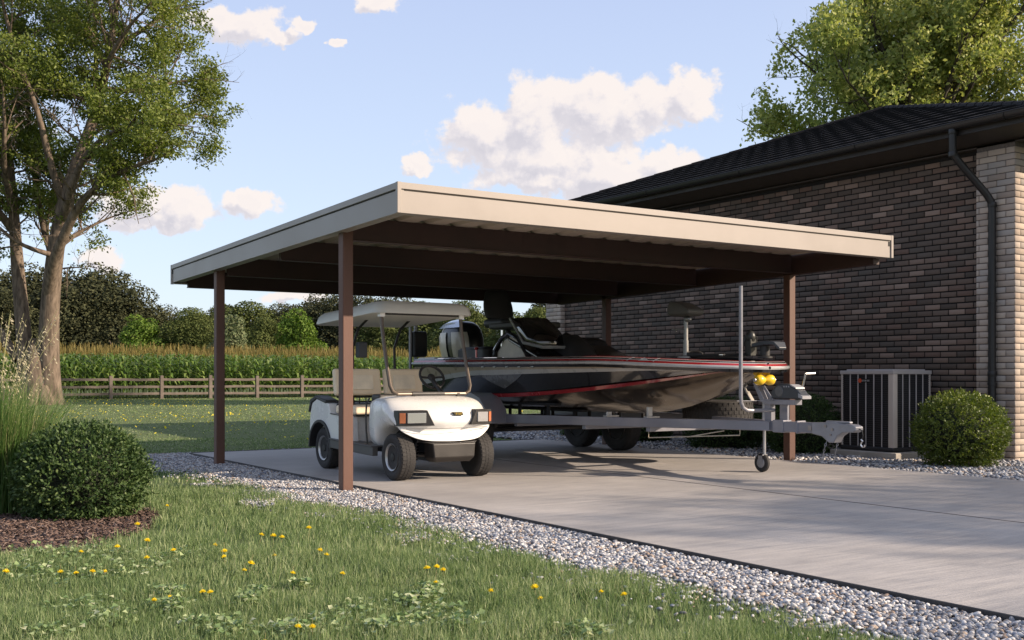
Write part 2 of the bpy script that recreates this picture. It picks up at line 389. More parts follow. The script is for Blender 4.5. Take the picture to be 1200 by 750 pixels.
# edging strip between pebbles and concrete
mb = MB(); mb.box(4.196, 4.210, -6, 14.01, -.12, .007); mb.box(4.207, 9.70, 14.003, 14.02, -.12, .006)
t = build('lawn_edging', mb, mat('edging_steel', (.045,.043,.045), .55, metal=.3, bump=.2), bevel=.003); tag(t, 'thin black steel edging strip between the pebbles and the concrete driveway', 'edging strip')

# ------------------------------------------------------------------ blades
def blades(name, P, h, w, lean, matl, col_groups=None, curl=.5, dirb=None):
    n = len(P); th = RNG.uniform(0, 2*np.pi, n) if dirb is None else dirb
    ld = np.stack([np.cos(th), np.sin(th)], 1); pd = RNG.uniform(0, 2*np.pi, n)
    wd = np.stack([np.cos(pd), np.sin(pd)], 1)
    V = np.zeros((n, 7, 3)); ts = [0, .38, .72, 1.0]; ws = [1, .9, .6]
    for i, t in enumerate(ts):
        off = (lean*h*(t*(1-curl)+t*t*curl))[:, None]*ld
        z = h*t*(1-.25*lean*t)
        c = P.copy(); c[:, :2] += off; c[:, 2] += z
        if i < 3:
            V[:, 2*i] = c; V[:, 2*i+1] = c
            V[:, 2*i, :2] -= wd*(w*ws[i]/2)[:, None]; V[:, 2*i+1, :2] += wd*(w*ws[i]/2)[:, None]
        else: V[:, 6] = c
    F = np.array([[0,1,3],[0,3,2],[2,3,5],[2,5,4],[4,5,6]])
    F = (F[None]+(np.arange(n)*7)[:, None, None]).reshape(-1, 3)
    return npmesh(name, V.reshape(-1, 3), F, matl)
GR = island('grass_blades', [(0,(.070,.115,.042)),(.3,(.120,.182,.066)),(.58,(.195,.262,.108)),(.82,(.33,.375,.195)),(1,(.54,.53,.34))], rough=.5, spec=.3, trans=.35, noise=.28, nscale=1.3)
def mulch_d(X, Y):        # <1 inside the mulch bed round the left shrub
    return np.hypot((X-1.0)/1.25, (Y-8.2)/1.38) + .25*(fnoise(X, Y, 2.1, 31)-.5)
def lawn_ok(X, Y, soft=.1):
    e = gravel_edge(Y); bed = (X > e-RNG.random(len(X))*soft) & (X < 13.2) & (Y < 14.4)
    bed |= (X > 9.7) & (X < 21) & (Y < 18.5)
    return ~bed & (mulch_d(X, Y) > .97+.1*RNG.random(len(X)))
def frustum_points(n, d0, d1, m=.49, left=None, p=1.0):
    d = (d0**(2*p)+(d1**(2*p)-d0**(2*p))*RNG.random(n))**(1/(2*p)); t = RNG.uniform(-m, m, n); l = d*t
    return l*.8362+d*.5485, -l*.5485+d*.8362, d
def grass_band(n, d0, d1, hmin, hmax, w0, w1, m=.60, p=1.0, z=-.055):
    X, Y, d = frustum_points(n, d0, d1, m, p=p); k = lawn_ok(X, Y, .35); X, Y, d = X[k], Y[k], d[k]
    cl = fnoise(X, Y, 3.0, 21)*.6+fnoise(X, Y, 9.0, 22)*.4
    bare = fnoise(X, Y, 1.7, 23) > .80
    k = ~(bare & (RNG.random(len(X)) < .7)); X, Y, d, cl = X[k], Y[k], d[k], cl[k]
    h = (hmin+(hmax-hmin)*RNG.random(len(X)))*(.6+.8*cl)
    e = gravel_edge(Y); h *= np.clip(.55+(e-X)*1.6, .45, 1)*1.0
    w = np.full(len(X), w0)+(w1-w0)*(d-d0)/(d1-d0)
    return blades('grass', np.stack([X, Y, np.full(len(X), z)], 1), h, w*RNG.uniform(.7, 1.3, len(X)), np.abs(RNG.normal(.3, .25, len(X))), GR)
for args in ((215000, 3.6, 6.2, .045, .100, .0034, .0044), (170000, 6.2, 10, .045, .10, .0045, .0065), (90000, 10, 18, .04, .085, .008, .014), (100000, 18, 52, .04, .085, .02, .045)):
    tag(grass_band(*args), kind='stuff')

# little yellow flowers and white clover of the far lawn
def petals(name, X, Y, z, r, matl):
    n = len(X); k = 5; V = np.zeros((n, k, 3)); a0 = RNG.uniform(0, 6.28, n); tilt = RNG.normal(0, .5, (n, 2))
    for i in range(k):
        a = a0+2*np.pi*i/k; V[:, i, 0] = X+np.cos(a)*r; V[:, i, 1] = Y+np.sin(a)*r; V[:, i, 2] = z+tilt[:, 0]*np.cos(a)*r+tilt[:, 1]*np.sin(a)*r
    F = np.arange(n*k).reshape(n, k); return npmesh(name, V.reshape(-1, 3), F, matl)
YEL = island('dandelion_petals', [(0,(.80,.62,.02)),(1,(.90,.78,.08))], rough=.6, trans=.3)
X, Y, d = frustum_points(6500, 16, 47, .5)
k = lawn_ok(X, Y) & (fnoise(X, Y, .22, 41)*.6+fnoise(X, Y, .8, 42)*.4 > .56+.1*RNG.random(len(X))); X, Y, d = X[k], Y[k], d[k]
tag(petals('wildflowers', X, Y, -.055+RNG.uniform(.06, .11, len(X)), RNG.uniform(.010, .022, len(X)), YEL), kind='stuff')
CLV = island('clover_leaves', [(0,(.13,.21,.075)),(.5,(.25,.34,.14)),(.85,(.42,.48,.25)),(1,(.60,.61,.40))], rough=.5, trans=.3)
def leafball(name, P, Nrm, L_, W_, matl, parent=None, loc=None, jitter=.6, fold=.25):
    """rhombic folded leaves at P, roughly facing Nrm"""
    n = len(P); u = RNG.normal(0, 1, (n, 3)); nr = Nrm+jitter*RNG.normal(0, 1, (n, 3)); nr /= np.linalg.norm(nr, axis=1, keepdims=True)+1e-9
    u -= nr*np.sum(u*nr, 1, keepdims=True); u /= np.linalg.norm(u, axis=1, keepdims=True)+1e-9; w = np.cross(nr, u)
    L_ = np.broadcast_to(L_, n)[:, None]; W_ = np.broadcast_to(W_, n)[:, None]
    V = np.stack([P-u*L_*.5, P-u*L_*.05+w*W_*.5+nr*W_*fold, P+u*L_*.5, P-u*L_*.05-w*W_*.5+nr*W_*fold], 1)
    F = np.array([[0,1,2],[0,2,3]]); F = (F[None]+(np.arange(n)*4)[:, None, None]).reshape(-1, 3)
    return npmesh(name, V.reshape(-1, 3), F, matl, parent, loc)
def clover(P0, rad, n, zr=(.03, .085), s=(.018, .034)):
    P = []
    for (x, y), r_ in zip(P0, rad):
        q = RNG.normal(0, .5, (n, 2))*r_; P.append(np.stack([x+q[:, 0], y+q[:, 1], RNG.uniform(*zr, n)-.055], 1))
    P = np.concatenate(P); k = lawn_ok(P[:, 0], P[:, 1], .0) | True
    up = np.tile([0, 0, 1.0], (len(P), 1)); L_ = RNG.uniform(*s, len(P))
    return leafball('clover', P, up, L_, L_*1.1, CLV, jitter=.3)
tag(clover([(1.05,6.53),(1.26,6.57),(1.41,6.30),(1.48,5.84),(.92,6.09),(1.07,5.91),(1.23,5.67),(1.73,6.09),(1.03,4.95),(1.07,4.65),(1.35,4.76),(1.37,4.36),(1.41,5.05),(1.40,4.17),(1.66,4.66),(1.75,4.82),(1.79,4.09),(1.99,4.24),(1.95,3.90),(2.26,4.27),(2.37,4.31),(2.30,4.04),(2.24,3.79),(2.47,4.47),(2.07,3.91),(.82,4.55),(2.59,3.40),(1.61,4.04),(2.0,4.9)],
    [.30,.24,.24,.2,.26,.26,.24,.16,.2,.1,.1,.12,.1,.12,.06,.07,.12,.12,.1,.08,.07,.1,.1,.05,.1,.1,.1,.08,.05], 105), kind='stuff')

# mulch: a bed of bark chips
mbm = MB(); ang = np.linspace(0, 2*np.pi, 72, endpoint=False); rr = 1+.10*np.sin(ang*3+1)+.05*np.sin(ang*7)
mbm.add([(1.0, 8.2, -.015)]+[(1.0+1.2*r_*math.cos(a), 8.2+1.33*r_*math.sin(a), -.049) for a, r_ in zip(ang, rr)], [(0, i+1, (i+1) % 72+1) for i in range(72)])
tag(build('mulch_bed', mbm, mat('mulch_soil', (.055,.036,.028), .95, var=.4, scale=30, bump=1, bscale=60)), kind='structure')
n = 16000; X = RNG.uniform(-.4, 2.5, n); Y = RNG.uniform(6.6, 9.8, n); k = mulch_d(X, Y) < 1.03; X, Y = X[k], Y[k]; n = len(X)
th = RNG.uniform(0, 6.28, n); ti = RNG.normal(0, .35, n); l_ = RNG.uniform(.010, .030, n); w_ = RNG.uniform(.003, .008, n)
u = np.stack([np.cos(th)*np.cos(ti), np.sin(th)*np.cos(ti), np.sin(ti)], 1)*l_[:, None]; v = np.stack([-np.sin(th), np.cos(th), RNG.normal(0, .3, n)], 1)*w_[:, None]
zc = -.045+.030*np.clip(1-mulch_d(X, Y), 0, 1)+RNG.uniform(0, .018, n); P = np.stack([X, Y, zc], 1); up = np.array([0, 0, .004])
Vv = np.stack([P-u-v, P+u-v*.6, P+u+v*.6, P-u+v, P-u-v+up, P+u-v*.6+up, P+u+v*.6+up, P-u+v+up], 1)
F0 = np.array([(4,5,6,7),(0,1,5,4),(1,2,6,5),(2,3,7,6),(3,0,4,7)]); F = (F0[None]+(np.arange(n)*8)[:, None, None]).reshape(-1, 4)
tag(npmesh('mulch', Vv.reshape(-1, 3), F, island('bark_chips', [(0,(.05,.032,.026)),(.5,(.10,.062,.048)),(.85,(.16,.11,.09)),(1,(.24,.18,.15))], rough=.9)), kind='stuff')

# ------------------------------------------------------------------ carport
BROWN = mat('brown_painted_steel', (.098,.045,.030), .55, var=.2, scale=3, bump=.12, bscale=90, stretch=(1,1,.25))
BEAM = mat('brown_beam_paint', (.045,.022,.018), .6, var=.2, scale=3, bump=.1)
TAN = mat('taupe_aluminium', (.285,.25,.222), .42, metal=.0, var=.05, scale=1.5, spec=.5, bump=.04, bscale=8)
TAN2 = mat('taupe_aluminium_panel', (.42,.35,.29), .5, var=.06, scale=1.5)
cp = thing('carport', 'flat roofed carport with taupe fascia boards and dark brown posts beside the brick house', 'carport', (6.9, 10.6, 0))
x0, x1, y0, y1 = 3.93, 9.94, 7.62, 13.82; zt = lambda y: 2.52-(y-y0)*.0205
for k, (px, py, top) in enumerate(((4.04,8.84,2.40),(4.04,12.3,2.34),(9.85,9.0,2.21),(9.85,12.5,2.19))):
    mb = MB(); h = .05; mb.box(px-h, px+h, py-h, py+h, -.09, top)
    build('post', mb, BROWN, cp, bevel=.008)
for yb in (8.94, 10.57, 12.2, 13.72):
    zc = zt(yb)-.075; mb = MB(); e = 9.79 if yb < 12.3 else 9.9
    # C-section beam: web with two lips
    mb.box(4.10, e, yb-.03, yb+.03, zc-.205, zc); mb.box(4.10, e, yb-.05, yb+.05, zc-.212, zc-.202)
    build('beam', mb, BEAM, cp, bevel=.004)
mb = MB(); mb.add([(x, y, z) for y in (7.75, 13.65) for z in (zt(y)-.305, zt(y)-.08) for x in (9.80, 9.90)], [(0,1,3,2),(4,6,7,5),(0,4,5,1),(2,3,7,6),(0,2,6,4),(1,5,7,3)])
build('side_beam', mb, BEAM, cp, bevel=.004)
# corrugated panel: trapezoid ribs running front to back
prof = []; x = x0+.06; p = .305
while x < x1-.1:
    for dx, z in ((0,0),(.16,0),(.19,.028),(.265,.028),(.295,0)): 
        if x+dx < x1-.06: prof.append((x+dx, z))
    x += p
mb = MB(); ring = lambda y: [(a, y, zt(y)-.078+b) for a, b in prof]+[(a, y, zt(y)-.072+b) for a, b in prof[::-1]]
mb.loft([ring(y0+.07), ring(y1-.06)]); build('roof_panel', mb, TAN2, cp, angle=10)
def fascia(p0, p1, outward, slope):
    """box gutter fascia: board, dark painted shadow line and cap, along p0 -> p1"""
    a, b = Vector(p0), Vector(p1); o = Vector(outward)
    def ring(c, q0, q1, zz0, zz1): return [c+o*q0+Vector((0,0,zz0)), c+o*q1+Vector((0,0,zz0)), c+o*q1+Vector((0,0,zz1)), c+o*q0+Vector((0,0,zz1))]
    m = MB(); m.loft([ring(a, -.035, 0, -.241, -.052), ring(b, -.035, 0, -.241*slope-.0, -.052)])
    t_ = (b-a).normalized()
    m2 = MB(); m2.loft([ring(a, -.04, .012, -.053, 0), ring(b, -.04, .012, -.053, 0)])
    m2.loft([ring(a+t_*.05, -.04, .004, -.064, -.052), ring(b-t_*.05, -.04, .004, -.064, -.052)], 1)  # dark strip: the shadow line under the cap, put in as colour
    m3 = MB(); m3.loft([ring(a, -.10, -.035, -.241, -.232), ring(b, -.10, -.035, -.241*slope, -.232*slope)])
    f_ = build('fascia', m, TAN, cp, bevel=.003)
    build('fascia_cap', m2, [TAN, mat('painted_groove_shadow', (.03,.025,.02), .8)], f_, bevel=.003)
    build('return_lip', m3, TAN, f_)
z0, z1 = zt(y0), zt(y1)
fascia((x0+.001, y0, z0), (x1-.001, y0, z0), (0,-1,0), 1)
fascia((x0, y0+.003, z0), (x0, y1-.003, z1), (-1,0,0), .93)
fascia((x1, y0+.003, z0), (x1, y1-.003, z1), (1,0,0), .93)
fascia((x0+.001, y1, z1), (x1-.001, y1, z1), (0,1,0), .93)
for cx, cy, z, ys in ((x0, y0, z0, -1),(x1, y0, z0, -1),(x0, y1, z1, 1),(x1, y1, z1, 1)):
    sx = -1 if cx == x0 else 1
    mb = MB(); mb.box(*sorted((cx-sx*.022, cx+sx*.014)), *sorted((cy-ys*.022, cy+ys*.014)), z-.243, z+.002); build('corner_trim', mb, TAN, cp, bevel=.003)
for cx, cy, z, ys in ((x1, y0, z0, -1),(x0, y1, z1, 1)):
    mb = MB()
    if ys < 0: mb.box(cx-.055, cx-.028, cy-.006, cy+.02, z-.115, z-.066)
    else: mb.box(cx-.006, cx+.02, cy-.055, cy-.028, z-.115, z-.066)
    build('drain_slot', mb, mat('slot_dark', (.02,.018,.016), .8), cp)

# ------------------------------------------------------------------ house
house = thing('brick_house', 'dark brown brick house with black hipped roof, deep eaves and pale brick corner piers', 'house', (12.2, 12.3, 0))
BRD = island('dark_bricks', [(0,(.066,.050,.039)),(.2,(.094,.070,.055)),(.4,(.130,.091,.070)),(.55,(.085,.070,.058)),(.7,(.160,.112,.086)),(.84,(.118,.072,.054)),(.95,(.25,.18,.14)),(1,(.19,.137,.108))], rough=.8, bump=.5, bscale=45, spec=.3)
BRL = island('pale_bricks', [(0,(.27,.215,.175)),(.3,(.36,.29,.235)),(.6,(.43,.35,.285)),(.8,(.32,.285,.255)),(1,(.47,.38,.30))], rough=.85, bump=.5, bscale=45, spec=.3)
MORT = mat('dark_mortar', (.008,.006,.005), .95, var=.3, scale=40, bump=.5, bscale=120)
MORL = mat('grey_mortar', (.12,.10,.09), .95, var=.3, scale=40, bump=.5, bscale=120)
def bricks(mb, p0, u, nrm, length, z0, z1, bl=.217, jn=.017, ch=.0759, proud=.012, off0=0):
    """running bond of real bricks standing proud of the mortar"""
    p0, u, nrm = Vector(p0), Vector(u), Vector(nrm); rows = int((z1-z0)/ch+.01)
    for r_ in range(rows):
        s = -(bl+jn)*(.5 if (r_+off0) % 2 else 0); 
        while s < length-.015:
            a, b = max(0, s), min(length, s+bl); s += bl+jn
            if b-a < .02: continue
            z = z0+r_*ch+jn/2; q = random.uniform(-.0015, .0015); dz = random.uniform(-.0012, .0012)
            vs = []
            for n_, ins in ((-.02, 0), (proud+q-.0014, 0), (proud+q, .0015)):
                for aa, zz in ((a+ins, z+ins), (b-ins, z+ins), (b-ins, z+ch-jn-ins), (a+ins, z+ch-jn-ins)):
                    vs.append(p0+u*aa+nrm*n_+Vector((0,0,zz+dz)))
            mb.add(vs, [(0,1,5,4),(1,2,6,5),(2,3,7,6),(3,0,4,7),(4,5,9,8),(5,6,10,9),(6,7,11,10),(7,4,8,11),(8,9,10,11)])
def brickpart(name, specs, m, parent):
    mb = MB()
    for s in specs: bricks(mb, *s)
    off = absloc(parent); V = np.array([v[:] for v in mb.v]); F = np.array(mb.f)
    return npmesh(name, V, F, m, parent)
mb = MB(); mb.box(12.20, 21.4, 7.66, 17.1, -.1, 3.80); w_ = build('wall', mb, MORT, house)
brickpart('brickwork', [((12.20, 8.03, -.06), (0,1,0), (-1,0,0), 8.73, 0, 3.85), ((12.52, 7.66, -.06), (1,0,0), (0,-1,0), 8.8, 0, 3.85)], BRD, w_)
for ya, yb in ((7.53, 8.03), (16.76, 17.24)):
    mb = MB(); mb.box(12.10, 12.50, ya, yb, -.1, 3.80); q = build('pier', mb, MORL, house)
    brickpart('brickwork', [((12.10, ya, -.06), (0,1,0), (-1,0,0), yb-ya, 0, 3.85, .224, .011), ((12.094, ya, -.06), (1,0,0), (0,-1,0), .41, 0, 3.85, .224, .011, .0759, .008, 1)], BRL, q)
BLK = mat('black_painted_metal', (.010,.0095,.0095), .45, var=.2, bump=.05)
SOF = mat('charcoal_soffit', (.050,.041,.035), .7, var=.1, bump=.1)
EX, EZ = 11.64, 4.04; N0, N1 = 6.98, 17.78; AP = (16.54, 12.8, 5.86)
mb = MB(); mb.box(12.1, 21.9, N0+.05, N1-.05, 3.786, 3.80); mb.add([(EX+.03, N0+.03, 3.895), (12.6, N0+.03, 3.755), (12.6, N1-.03, 3.755), (EX+.03, N1-.03, 3.895), (EX+.03, N0+.03, 3.91), (12.6, N0+.03, 3.77), (12.6, N1-.03, 3.77), (EX+.03, N1-.03, 3.91)], [(0,1,2,3),(4,5,6,7),(0,1,5,4),(2,3,7,6),(0,3,7,4),(1,2,6,5)])
so_ = build('soffit', mb, SOF, house)
mb = MB(); mb.box(EX+.02, EX+.045, N0+.02, N1-.02, 3.885, 3.99); mb.box(EX+.045, 21.9, N0+.02, N0+.045, 3.76, 3.99); mb.box(EX+.045, 21.9, N1-.045, N1-.02, 3.76, 3.99)
build('fascia_board', mb, mat('dark_fascia_board', (.014,.011,.009), .6), house, bevel=.003)
# half-round gutter on the long side and the near end
def gutter_ring(c, o, r_=.062):
    pts = []
    for k in range(9): a = math.pi*k/8; pts.append(Vector(c)+Vector(o)*(math.cos(a)*r_)+Vector((0,0,-math.sin(a)*r_*1.25)))
    for k in range(9): a = math.pi*(8-k)/8; pts.append(Vector(c)+Vector(o)*(math.cos(a)*(r_-.006))+Vector((0,0,.001-math.sin(a)*(r_-.006)*1.25)))
    return pts
mb = MB(); gx = EX-.045
mb.loft([gutter_ring((gx, N0-.10, 4.02), (-1,0,0)), gutter_ring((gx, N1+.05, 4.02), (-1,0,0))])
mb.tube([(gx-.062, N0-.10, 4.02), (gx-.062, N1+.05, 4.02)], .008, 6)
y = N0+.35
while y < N1: mb.tube([(gx-.066, y, 4.025), (gx-.062, y, 3.985), (gx-.035, y, 3.95), (gx, y, 3.938)], .009, 6); y += 2.1
mb.box(gx-.07, gx+.07, N0-.112, N0-.098, 3.93, 4.03)
build('gutter', mb, BLK, house)
mb = MB(); mb.loft([gutter_ring((EX+.06, N0-.045, 4.02), (0,-1,0)), gutter_ring((21.9, N0-.045, 4.02), (0,-1,0))]); build('gutter', mb, BLK, house)
# downspout
mb = MB(); P_ = [(11.60,8.02,3.97),(11.60,8.02,3.72),(11.62,8.01,3.64),(11.68,7.98,3.56),(11.97,7.82,3.19),(12.02,7.79,3.10),(12.035,7.785,3.02),(12.035,7.785,.0)]
mb.tube(P_, .045, 16)
for z in (3.93, 3.66, 3.06, 1.02): 
    i = 0 if z > 3.5 else 7; mb.lathe([(.050, z-.03), (.052, z-.025), (.052, z+.025), (.050, z+.03)], (P_[i][0], P_[i][1], 0), n=16)
dsp = build('downspout', mb, BLK, house, angle=50)
for z in (1.9, .9):
    m_ = MB(); m_.lathe([(.054, z-.015), (.054, z+.015)], (12.035, 7.785, 0), n=16); m_.box(12.07, 12.10, 7.765, 7.805, z-.014, z+.014); build('bracket', m_, BLK, dsp)
# tiled roof: stepped courses with rolls
TILE = mat('black_roof_tile', (.011,.010,.0105), .8, var=.35, scale=5, bump=.3, bscale=60, spec=.15)
def tile_slope(eave_a, eave_b, top_a, top_b, course=.34, roll=.30, step=.030, amp=.003):
    A, B, TA, TB = map(Vector, (eave_a, eave_b, top_a, top_b)); nrm = (B-A).cross(TA-A).normalized()
    if nrm.z < 0: nrm = -nrm
    Lh = ((TA+TB)/2-(A+B)/2).length; ud = (B-A).normalized(); rows = int(Lh/course); m = MB()
    for r_ in range(rows):
        f0, f1 = r_/rows, (r_+1)/rows
        a0, b0 = A.lerp(TA, f0), B.lerp(TB, f0); a1, b1 = A.lerp(TA, f1), B.lerp(TB, f1)
        w0 = (a0-A).dot(ud); w1 = (b0-A).dot(ud); k0 = math.ceil(w0/(roll/6)); ss = [w0]+[k*roll/6 for k in range(k0, int(w1/(roll/6))+1)]+[w1]
        ss = [ss[0]]+[s for s in ss[1:] if s-ss[0] > 1e-3]
        lo, hi, dn = [], [], []
        for s in ss:
            z = amp*(.5+.5*math.cos(2*math.pi*s/roll))**1.5
            f = (s-w0)/max(1e-6, w1-w0); p = a0.lerp(b0, f); v = (a1-a0).dot(ud)
            # straight up the slope from p
            up = ((TA+TB)/2-(A+B)/2); up = (up-ud*up.dot(ud)).normalized()*(Lh/rows)*1.0
            q = p+up; sq = (q-A).dot(ud); lim0, lim1 = (a1-A).dot(ud), (b1-A).dot(ud)
            if sq < lim0: q = q+ud*(lim0-sq)
            if sq > lim1: q = q+ud*(lim1-sq)
            dn.append(p+nrm*(-.004)); lo.append(p+nrm*(step+z)); hi.append(q+nrm*(z*.9+.002))
        n_ = len(ss); m.add(dn+lo+hi, [(i, i+1, n_+i+1, n_+i) for i in range(n_-1)]+[(n_+i, n_+i+1, 2*n_+i+1, 2*n_+i) for i in range(n_-1)])
    return m
roof = MB()
for q in ((( EX,N0,EZ),(EX,N1,EZ),AP,AP), ((21.9,N0,EZ),(EX,N0,EZ),(21.9,AP[1],AP[2]),AP), ((EX,N1,EZ),(21.9,N1,EZ),AP,(21.9,AP[1],AP[2]))):
    t_ = tile_slope(*q); roof.add(t_.v, t_.f)
rf = build('roof', roof, TILE, house, angle=30)
for a in ((EX,N0,EZ),(EX,N1,EZ),(21.9,AP[1],AP[2])):
    a = Vector(a); b = Vector(AP); n_ = int((b-a).length/.36); m_ = MB()
    for k in range(n_):
        p, q = a.lerp(b, k/n_), a.lerp(b, (k+1.08)/n_); m_.tube([p+Vector((0,0,.012)), q+Vector((0,0,.006))], [.050, .046], 8)
    build('ridge_caps', m_, TILE, rf)

# ------------------------------------------------------------------ air conditioner on its pad
mb = MB(); mb.box(11.10, 12.04, 8.45, 9.46, -.08, .055); pad = build('equipment_pad', mb, mat('pad_concrete', (.36,.33,.29), .9, bump=.4, bscale=70), bevel=.012)
tag(pad, 'square concrete pad under the air conditioning unit', 'concrete pad')
ac = thing('air_conditioner', 'grey outdoor air conditioning unit with dark louvred sides standing on a concrete pad', 'air conditioner', (11.57, 8.95, .055))
ACM = mat('grey_powder_coat', (.45,.42,.41), .45, var=.06, metal=.2, bump=.05); ACD = mat('coil_black', (.012,.012,.015), .6); 
a0, a1, b0, b1 = 11.20, 11.94, 8.56, 9.37
mb = MB(); mb.box(a0-.01, a1+.01, b0-.01, b1+.01, .058, .112); build('base_pan', mb, mat('ac_base', (.02,.02,.022), .6), ac, bevel=.02)
mb = MB(); mb.box(a0+.025, a1-.025, b0+.025, b1-.025, .10, 1.03); build('coil', mb, ACD, ac)
lou = MB(); z = .135
while z < 1.0:
    lou.box(a0+.012, a0+.03, b0+.03, b1-.03, z, z+.010); lou.box(a0+.03, a1-.03, b0+.012, b0+.03, z, z+.010); z += .027
build('louvre_panel', lou, mat('louvre_charcoal', (.025,.025,.030), .5), ac)
for n_, (cx, cy, w) in enumerate(((a0, b0, .078), (a1, b0, .03), (a0, b1, .03), (a1, b1, .03))):
    m_ = MB(); sx = 1 if cx == a0 else -1; sy = 1 if cy == b0 else -1
    m_.prism([(cx, cy+sy*w), (cx, cy+sy*.018), (cx+sx*.006, cy+sy*.005), (cx+sx*.018, cy), (cx+sx*w, cy), (cx+sx*w, cy+sy*.02), (cx+sx*.02, cy+sy*w)], 'z', .11, 1.03)
    build('corner_post', m_, mat('ac_beige', (.50,.44,.39), .45, var=.05), ac, bevel=.003)
for k in range(5):
    yy = b0+.055+(b1-b0-.085)*(k+1)/6; m_ = MB(); m_.box(a0+.001, a0+.013, yy-.006, yy+.006, .112, 1.03); build('guard_bar', m_, ACM, ac, bevel=.002)
for k in range(4):
    xx = a0+.055+(a1-a0-.085)*(k+1)/5; m_ = MB(); m_.box(xx-.006, xx+.006, b0+.001, b0+.013, .112, 1.03); build('guard_bar', m_, ACM, ac, bevel=.002)
mb = MB(); mb.box(a0-.006, a1+.006, b0-.006, b1+.006, 1.015, 1.062); mb.box(a0+.05, a1-.05, b0+.05, b1-.05, 1.06, 1.078); build('top_cover', mb, ACM, ac, bevel=.014, seg=3)
# maker's mark: a red-orange roundel followed by grey letters too small to read
lg = MB(); yc = 9.06; X_ = a0-.006
lg.lathe([(.027, 0), (.027, .008)], (X_-.002, yc, .935), axis='x', n=16)
lb = build('badge', lg, mat('badge_red', (.60,.09,.03), .4), ac)
lt = MB(); yy = yc-.03
for w, kind in ((.018,0),(.016,1),(.016,0),(.018,1),(.014,0)):
    lt.box(X_, X_+.006, yy-w+.004, yy-w+.008, .924, .946); lt.box(X_, X_+.006, yy-.006, yy-.002, .924, .946)
    lt.box(X_+.0005, X_+.0065, yy-w+.004, yy-.002, *((.9415,.9455) if kind else (.925,.929))); yy -= w+.008
build('badge_lettering', lt, mat('badge_grey', (.40,.40,.40), .4), lb)
lb2 = MB(); lb2.box(X_+.002, X_+.009, yc-.145, yc+.03, .912, .958); build('badge_plate', lb2, mat('plate_black', (.01,.01,.01), .4), lb)
# ------------------------------------------------------------------ golf cart
WHITE = mat('white_gelcoat', (.72,.715,.70), .28, var=.02, coat=.5, spec=.5)
OFFW = mat('cream_roof_plastic', (.62,.60,.55), .45, var=.03)
BPL = mat('black_plastic', (.022,.021,.021), .5, var=.2, bump=.08)
BRZ = mat('bronze_grey_tube', (.13,.105,.085), .35, metal=.6, var=.08)
VINYL = mat('beige_vinyl', (.82,.67,.48), .5, var=.05, bump=.08, bscale=120)
RUB = mat('tyre_rubber', (.026,.024,.023), .8, var=.25, bump=.25, bscale=60)
CHR = mat('polished_chrome', (.75,.74,.72), .12, metal=1, var=.05)
GLV = mat('galvanised_grey', (.27,.27,.285), .42, metal=.45, var=.12, scale=14, bump=.06)
RIM = mat('steel_rim', (.42,.41,.40), .3, metal=.8, var=.1)
DKM = mat('dark_metal', (.03,.03,.032), .42, metal=.5, var=.15)
def tyre(mb, c, r, w, axis='x', tread=36, rr=.55):
    """tyre with rounded shoulders and blocks"""
    hw = w/2
    prof = [(r*rr, -hw*.75), (r*.72, -hw*.98), (r*.86, -hw), (r*.95, -hw*.9), (r*.99, -hw*.62), (r, -hw*.3), (r, hw*.3), (r*.99, hw*.62), (r*.95, hw*.9), (r*.86, hw), (r*.72, hw*.98), (r*rr, hw*.75)]
    mb.lathe(prof, c, axis, 40)
    for k in range(tread):
        for j, (h0, h1) in enumerate(((-.8,-.38),(-.30,.02),(.10,.38),(.46,.82))):
            a = 2*math.pi*(k+.5*(j % 2))/tread; da = math.pi/tread*.72; vs = []
            for rad in (r*.955, r*1.012 if abs(h0+h1) < .9 else r*.998):
                for aa in (a-da, a+da):
                    for h in (h0*hw, h1*hw):
                        x, y = rad*math.cos(aa), rad*math.sin(aa)
                        vs.append(Vector(c)+Vector({'x': (h, x, y), 'y': (y, h, x), 'z': (x, y, h)}[axis]))
            mb.add(vs, [(0,1,3,2),(4,6,7,5),(0,4,5,1),(2,3,7,6),(0,2,6,4),(1,5,7,3)])
cart = thing('golf_cart', 'white two seat golf cart with beige seats and cream roof parked under the carport', 'golf cart', (5.22, 10.0, 0))
XC = 5.22
def rbox(mb, x0, x1, y0, y1, z0, z1, M=None, mi=0): return mb.box(x0, x1, y0, y1, z0, z1, mi, M)
# front cowl: loft of closed sections from the dash to the nose
rings = []
#        Y     ztop  zbot  half  shoulder
for Y, zt_, zb, hw, sh in ((9.80,.775,.28,.500,.05),(9.79,.778,.28,.502,.05),(9.66,.800,.28,.525,.05),(9.62,.802,.28,.528,.05),(9.60,.802,.42,.528,.05),(9.50,.800,.465,.53,.05),(9.36,.792,.505,.545,.055),(9.20,.755,.502,.552,.06),
                           (9.10,.71,.475,.548,.07),(9.03,.665,.435,.535,.075),(8.985,.61,.405,.515,.07),(8.97,.53,.40,.495,.06)):
    mid = zb+(zt_-zb)*.45; r_ = []
    half = [(hw*(.96 if Y > 9.12 else .74), zb), (hw*1.0, mid), (hw*.985, zt_-sh*1.1), (hw*.90, zt_-sh*.30), (hw*.62, zt_), (hw*.25, zt_+.008)]
    zc = zb-(.030 if Y < 9.05 else (.0 if Y < 9.62 else 0))
    r_ = [(XC-x, Y, z) for x, z in half]+[(XC+x, Y, z) for x, z in half[::-1]]+[(XC+hw*.5, Y, zc), (XC, Y, zc-.005), (XC-hw*.5, Y, zc)]
    r_ = [(x, y+.17*min(1, max(0, (9.42-Y)/.32))*((x-XC)/.53)**2, z) for x, y, z in r_]
    rings.append(r_)
mb = MB(); mb.loft(rings); build('front_cowl', mb, WHITE, cart, sub=2)
